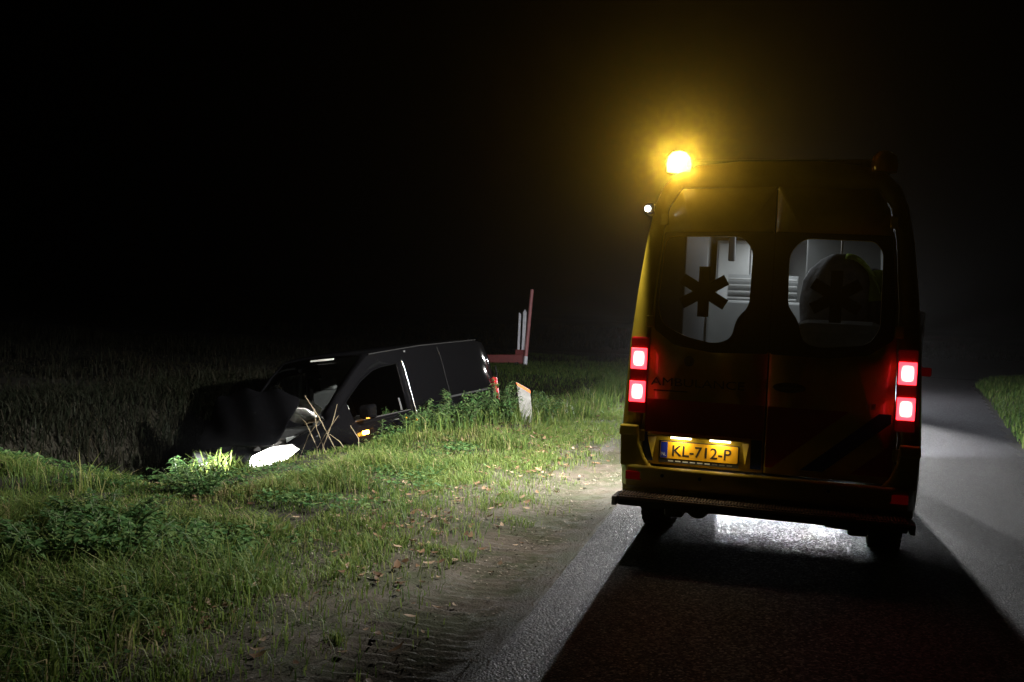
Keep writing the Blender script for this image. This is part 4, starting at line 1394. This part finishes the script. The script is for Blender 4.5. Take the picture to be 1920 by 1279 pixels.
# fallen leaves
def leaves(name, x, y, s, m, lift=0.012):
    n_ = len(x)
    z = ground_z(x, y)+lift+RNG.uniform(0, 0.02, n_)
    th = RNG.uniform(0, 2*np.pi, n_)
    c, s_ = np.cos(th), np.sin(th)
    prof = [(-1, 0, 0.25), (-0.35, 0.5, 0.1), (0.4, 0.42, 0.1), (1, 0, 0.35), (0.4, -0.42, 0.1), (-0.35, -0.5, 0.1), (0, 0, -0.15)]
    tl_ = RNG.normal(0, 0.35, (n_, 2))
    vs = []
    for a, b, e in prof:
        lx, ly = a*s, b*s
        vs.append(np.stack([x+c*lx-s_*ly, y+s_*lx+c*ly, z+e*s*RNG.uniform(0.4, 1.4, n_)+tl_[:, 0]*lx*0.6+tl_[:, 1]*ly*0.6+np.abs(tl_[:, 0])*s*0.6], 1))
    v = np.stack(vs, 1).reshape(-1, 3)
    b = np.arange(n_)*7
    f = np.concatenate([np.stack([b+i, b+(i+1) % 6, b+6], 1) for i in range(6)])
    o = np_mesh(name, v, [f], m, np.repeat(RNG.uniform(0, 1, n_), 7))
    o['kind'] = 'stuff'
    return o


x, y = scatter(16000, -7, -1.5, 3.0, 18, lambda x, y: sstep(0.47, 0.62, fbm(x*1.4, y*0.9, 101))*np.exp(-((x+2.75)/0.75)**2)*0.6+0.03)
tag(leaves('fallen_leaves', x, y, RNG.uniform(0.016, 0.042, len(x)), M['dead']), 'brown fallen leaves lying along the edge of the grass', 'leaves')
x, y = scatter(26000, -3.2, -1.0, 2.8, 14, lambda x, y: 0.5*sstep(0.4, 0.6, fbm(x*2.2, y*2.2, 103)))
tag(leaves('mud_crumbs', x, y, RNG.uniform(0.004, 0.012, len(x)), leaf_mat('mud_crumb', [(0, (0.05, 0.04, 0.03)), (1, (0.22, 0.19, 0.15))], 0.9, 0.0), 0.0), 'small crumbs of mud and grit on the shoulder', 'grit')


x, y = scatter(34000, -7, -2.3, 3.0, 11, lambda x, y: sstep(0.47, 0.60, fbm(x*1.6, y*1.6, 111))*sstep(2.4, 3.0, -x)*(1-ditch_start(x, y)*(x < -4.2)))
tag(leaves('clover_carpet', x, y, RNG.uniform(0.010, 0.030, len(x)), M['weed'], 0.05), 'low broad leaved plants spread through the verge grass', 'plants')
# single plants ------------------------------------------------------------
def tuft(name, label, loc, n_, rad, h0, h1, wd, lean=0.8, tint=(0.5, 0.2), group=None, m='grass'):
    t = thing(name, label, 'plant' if name != 'grass_tuft' else 'grass tuft', (loc[0], loc[1], float(ground_z(loc[0], loc[1]))), group=group)
    a = RNG.uniform(0, 2*np.pi, n_)
    r_ = rad*np.sqrt(RNG.uniform(0, 1, n_))
    x, y = r_*np.cos(a), r_*np.sin(a)
    z = ground_z(x+loc[0], y+loc[1])-t.location.z
    blades('blades', x, y, RNG.uniform(h0, h1, n_)*(1-0.3*r_/rad), RNG.uniform(wd*0.6, wd*1.2, n_), M[m], lean, np.clip(RNG.normal(tint[0], tint[1], n_), 0, 1), t, rel=z)
    return t


def weed(name, label, loc, hgt, spread, nst, leaf, group=None, m='weed', narrow=0.42):
    gz_ = float(ground_z(loc[0], loc[1]))
    t = thing(name, label, 'plant', (loc[0], loc[1], gz_), group=group)
    rd = random.Random(int(loc[0]*1000)+int(loc[1]*77))
    st_ = MB()
    V, F, T = [], [], []
    for s in range(nst):
        a = rd.uniform(0, 2*math.pi)
        sp = spread*math.sqrt(rd.random())
        bx_, by_ = 0.45*sp*math.cos(a), 0.45*sp*math.sin(a)
        hh_ = hgt*rd.uniform(0.55, 1.0)*(1-0.35*sp/spread)
        ex, ey = sp*math.cos(a)+rd.uniform(-.05, .05), sp*math.sin(a)+rd.uniform(-.05, .05)
        bz = float(ground_z(loc[0]+bx_, loc[1]+by_))-gz_
        pts = [(bx_, by_, bz-0.02), (bx_+(ex-bx_)*0.3, by_+(ey-by_)*0.3, bz+hh_*0.5), (bx_+(ex-bx_)*0.7, by_+(ey-by_)*0.7, bz+hh_*0.85), (ex, ey, bz+hh_)]
        st_.tube(pts, [0.006, 0.005, 0.0035, 0.002], 5, cap=False)
        nl = int(10+hh_*34)
        for k in range(nl):
            u = 0.12+0.88*k/nl
            i = min(2, int(u*3))
            f_ = u*3-i
            p = Vector(pts[i]).lerp(Vector(pts[i+1]), f_)
            th = k*2.4+rd.uniform(-.5, .5)
            L = leaf*rd.uniform(0.6, 1.25)*(1.15-0.55*u)
            W = L*narrow*rd.uniform(0.8, 1.2)
            d_ = Vector((math.cos(th), math.sin(th), rd.uniform(-0.35, 0.55))).normalized()
            sd_ = Vector((-math.sin(th), math.cos(th), rd.uniform(-.3, .3)))
            dn = Vector((0, 0, -0.28*L))
            b = len(V)
            V += [p, p+d_*L*0.45+sd_*W*0.5, p+d_*L+dn, p+d_*L*0.45-sd_*W*0.5, p+d_*L*0.5+Vector((0, 0, -0.10*L))]
            F += [(b, b+1, b+4), (b+1, b+2, b+4), (b+2, b+3, b+4), (b+3, b, b+4)]
            T += [min(1, max(0, rd.gauss(0.58, 0.25)))]*5
    o = obj('stems', st_, M['weed_stem'], t)
    o['kind'] = 'stuff'
    o2 = np_mesh('leaves', np.array([tuple(p) for p in V]), [np.array(F)], M[m], T, t)
    o2['kind'] = 'stuff'
    return t


def stalks(name, label, loc, segs):
    t = thing(name, label, 'plant', (loc[0], loc[1], float(ground_z(loc[0], loc[1]))))
    for pts in segs:
        obj('stalk', MB().tube(pts, [0.007]+[0.0055]*(len(pts)-2)+[0.003], 6, cap=False), M['stalk'], t, smooth=60)
    return t


GB = 'weeds along the ditch bank'
weed('leafy_weed', 'broad leafy weed clump just left of the grey marker post', (-3.52, 13.3), 0.78, 0.42, 34, 0.10, GB)
weed('leafy_weed', 'dark weed clump touching the right side of the marker post', (-3.02, 14.3), 0.55, 0.28, 14, 0.10, GB)
weed('leafy_weed', 'tall weed clump hiding the rear wheel of the black van', (-3.85, 12.5), 0.76, 0.48, 36, 0.10, GB)
weed('leafy_weed', 'weed clump below the door pillar of the black van', (-4.05, 11.7), 0.62, 0.45, 32, 0.09, GB)
weed('leafy_weed', 'orange lit weed clump beside the glowing side indicator', (-4.28, 11.0), 0.50, 0.38, 22, 0.085, GB)
weed('leafy_weed', 'dark pointed weed clump left of the glaring white grass', (-6.15, 8.75), 0.62, 0.45, 22, 0.15, GB, narrow=0.22)
weed('leafy_weed', 'low weed clump between the van nose and the dark field', (-5.75, 9.2), 0.45, 0.4, 18, 0.13, GB, narrow=0.22)
GN = 'nettles in the foreground verge'
weed('nettle_clump', 'dense green nettle clump cut by the left edge of the picture', (-3.72, 4.72), 0.32, 0.42, 52, 0.085, GN)
weed('nettle_clump', 'large nettle clump in the left foreground with upright yellow blades behind it', (-3.85, 5.35), 0.34, 0.48, 56, 0.085, GN)
weed('nettle_clump', 'broad leaved nettle clump nearest the middle of the foreground verge', (-3.15, 5.30), 0.24, 0.40, 40, 0.09, GN)
weed('nettle_clump', 'nettle clump between the left edge clump and the broad leaved one', (-3.42, 4.90), 0.28, 0.36, 40, 0.08, GN)
weed('nettle_clump', 'low dark nettle clump in the bottom left corner', (-2.95, 4.15), 0.18, 0.36, 30, 0.075, GN)
weed('nettle_clump', 'nettle clump in front of the brightly lit grass', (-4.2, 7.0), 0.26, 0.45, 34, 0.08, GN)
tuft('grass_tuft', 'glaring white grass tuft right in front of the van headlight', (-5.45, 9.2), 620, 0.46, 0.12, 0.40, 0.008, 0.75, (0.6, 0.15))
tuft('grass_tuft', 'long yellow green blades beside the glaring tuft', (-5.10, 8.05), 70, 0.30, 0.14, 0.36, 0.008, 0.9, (0.7, 0.12))
tuft('grass_tuft', 'few upright yellow blades standing alone at far left', (-4.75, 6.35), 16, 0.12, 0.25, 0.42, 0.006, 0.5, (0.75, 0.1))
tuft('grass_tuft', 'pale grass tuft under the van headlight', (-4.62, 8.75), 260, 0.32, 0.06, 0.16, 0.005, 0.9, (0.75, 0.15))
tuft('grass_tuft', 'light green grass tuft at left edge below the nettles', (-3.55, 4.85), 240, 0.28, 0.12, 0.3, 0.004, 0.8, (0.6, 0.15))
GM = 'tufts on the muddy shoulder'
tuft('mud_tuft', 'small green tuft in the middle of the mud, left of its twin', (-2.02, 6.15), 120, 0.11, 0.04, 0.11, 0.003, 0.9, (0.55, 0.12), GM)
tuft('mud_tuft', 'bright green tuft in the middle of the mud, right of its twin', (-1.80, 6.10), 130, 0.12, 0.05, 0.12, 0.003, 0.9, (0.6, 0.12), GM)
tuft('mud_tuft', 'small tuft on the mud nearest the bottom of the picture', (-1.86, 4.32), 90, 0.06, 0.03, 0.09, 0.003, 0.9, (0.6, 0.12), GM)
tuft('mud_tuft', 'tuft on the mud closest to the ambulance step', (-1.72, 7.35), 110, 0.13, 0.03, 0.09, 0.003, 0.9, (0.55, 0.12), GM)
stalks('dry_stalks', 'dry crossing bare stalks in front of the van fender', (-4.55, 9.9), [
    [(0.35, 0.0, 0), (0.20, 0.02, 0.25), (-0.02, 0.0, 0.62), (-0.20, 0.0, 0.85)],
    [(0.0, 0.05, 0), (-0.06, 0.05, 0.3), (-0.2, 0.05, 0.55), (-0.28, 0.05, 0.62)],
    [(-0.05, 0, 0), (0.02, 0.03, 0.3), (0.12, 0.05, 0.6), (0.16, 0.05, 0.78)],
    [(-0.12, 0, 0), (-0.08, 0, 0.2), (0.06, 0, 0.45), (0.20, 0, 0.66)],
    [(0.1, 0, 0), (0.06, 0.02, 0.25), (-0.06, 0.03, 0.5), (-0.1, 0.03, 0.72)],
    [(0.3, 0.1, 0), (0.42, 0.1, 0.2), (0.40, 0.1, 0.42), (0.30, 0.1, 0.55)],
    [(-0.2, 0, 0), (-0.22, 0, 0.2), (-0.14, 0, 0.42), (-0.02, 0, 0.6)],
    [(0.5, 0, 0), (0.38, 0, 0.2), (0.22, 0.02, 0.38), (0.1, 0.02, 0.45)],
])


def single_leaf(label, loc, L, yaw, group=None):
    z = float(ground_z(loc[0], loc[1]))+0.03
    m_ = MB()
    n_ = 8
    for i in range(n_+1):
        u = i/n_
        w_ = 0.22*L*math.sin(math.pi*min(1, u*0.95+0.04))**0.8
        cz = 0.06*L*math.sin(u*5)
        for k in (-1, 0, 1):
            m_.v.append((L*(u-0.5), k*w_, cz+abs(k)*0.35*w_))
    for i in range(n_):
        for k in range(2):
            a = i*3+k
            m_.f.append((a, a+1, a+4, a+3))
    o = obj('curled_leaf', m_, mat('curled_leaf_brown', (0.24, 0.12, 0.06), 0.6, vary=0.4, vscale=30), smooth=60, solid=0.002)
    o.location = (loc[0], loc[1], z)
    o.rotation_euler = (0.15, -0.1, yaw)
    tag(o, label, 'leaf', group)


single_leaf('large curled brown leaf in the dark grass at the bottom left', (-2.62, 4.02), 0.15, -0.5)

# ------------------------------------------------------------------ marker post and the barrier behind
po = thing('marker_post', 'leaning grey marker post with orange slanted top beside the ditch', 'marker post', (-3.18, 13.85, float(ground_z(-3.18, 13.85))), (R(4), R(-9), R(20)))
obj('post_board', MB().slab([(-0.09, -0.03, -0.2), (0.09, -0.03, -0.2), (0.09, -0.03, 0.47), (-0.09, -0.03, 0.60)], [(-0.09, 0.05, -0.2), (0.09, 0.05, -0.2), (0.09, 0.05, 0.47), (-0.09, 0.05, 0.60)]), M['post_grey'], po, bevel=0.008)
obj('orange_cap', MB().slab([(-0.094, -0.034, 0.602), (0.094, -0.034, 0.466), (0.094, -0.034, 0.42), (0.085, -0.034, 0.425), (-0.094, -0.034, 0.565)], [(-0.094, 0.054, 0.602), (0.094, 0.054, 0.466), (0.094, 0.054, 0.42), (0.085, 0.054, 0.425), (-0.094, 0.054, 0.565)]), M['post_orange'], po, bevel=0.004)

pl_ = thing('leaning_pole', 'tall thin faded red pole leaning right, behind the black van', 'pole', (-6.64, 28.4, float(ground_z(-6.64, 28.4))))
obj('shaft', MB().tube([(0, 0, 0.30), (0.07, 0.1, 2.27)], [0.055, 0.05], 12), M['pole_pink'], pl_, smooth=60)
obj('white_foot', MB().tube([(-0.015, 0, -0.05), (0, 0, 0.31)], [0.058, 0.058], 12), M['sign_white'], pl_, smooth=60)
sg = thing('white_marker_boards', 'pair of narrow white boards left of the leaning red pole', 'sign', (-6.86, 28.6, float(ground_z(-6.86, 28.6))))
obj('board', MB().slab([(-0.10, 0, 0.45), (-0.03, 0, 0.45), (-0.03, 0, 1.55), (-0.10, 0, 1.60)], [(-0.10, 0.03, 0.45), (-0.03, 0.03, 0.45), (-0.03, 0.03, 1.55), (-0.10, 0.03, 1.60)]), M['sign_white'], sg, bevel=0.006)
obj('board', MB().slab([(0.03, 0, 0.45), (0.13, 0, 0.45), (0.13, 0, 1.62), (0.08, 0, 1.70), (0.03, 0, 1.62)], [(0.03, 0.03, 0.45), (0.13, 0.03, 0.45), (0.13, 0.03, 1.62), (0.08, 0.03, 1.70), (0.03, 0.03, 1.62)]), M['sign_white'], sg, bevel=0.006)
obj('red_base', MB().box((0.02, 0.02, 0.25), (0.34, 0.10, 0.5)), M['sign_red'], sg, bevel=0.01)
br = thing('fallen_barrier', 'dark red barrier beam lying on the grass behind the van', 'barrier', (-7.35, 28.4, float(ground_z(-7.35, 28.4))), (0, R(-3), R(4)))
obj('beam', MB().box((0, 0, 0.20), (1.25, 0.06, 0.24)), M['sign_red'], br, bevel=0.01)
for x in (-0.45, 0.45):
    obj('foot', MB().box((x, 0, 0.05), (0.08, 0.45, 0.10)), M['rubber'], br, bevel=0.01)

# ------------------------------------------------------------------ night mist
hz = MB().box((0, 420, 1.15), (1520, 1080, 6.7))
m_, t_, p_, o_ = nodes_of('mist')
m_.cycles.homogeneous_volume = True
m_.cycles.volume_sampling = 'EQUIANGULAR'
t_.nodes.remove(p_)
pv = t_.nodes.new('ShaderNodeVolumePrincipled')
pv.inputs['Color'].default_value = (0.92, 0.93, 0.95, 1)
pv.inputs['Density'].default_value = HAZE
pv.inputs['Anisotropy'].default_value = 0.97
t_.links.new(pv.outputs[0], o_.inputs['Volume'])
ho = obj('haze', hz, m_)
tag(ho, 'thin night mist hanging over road and fields', 'mist', kind='stuff')
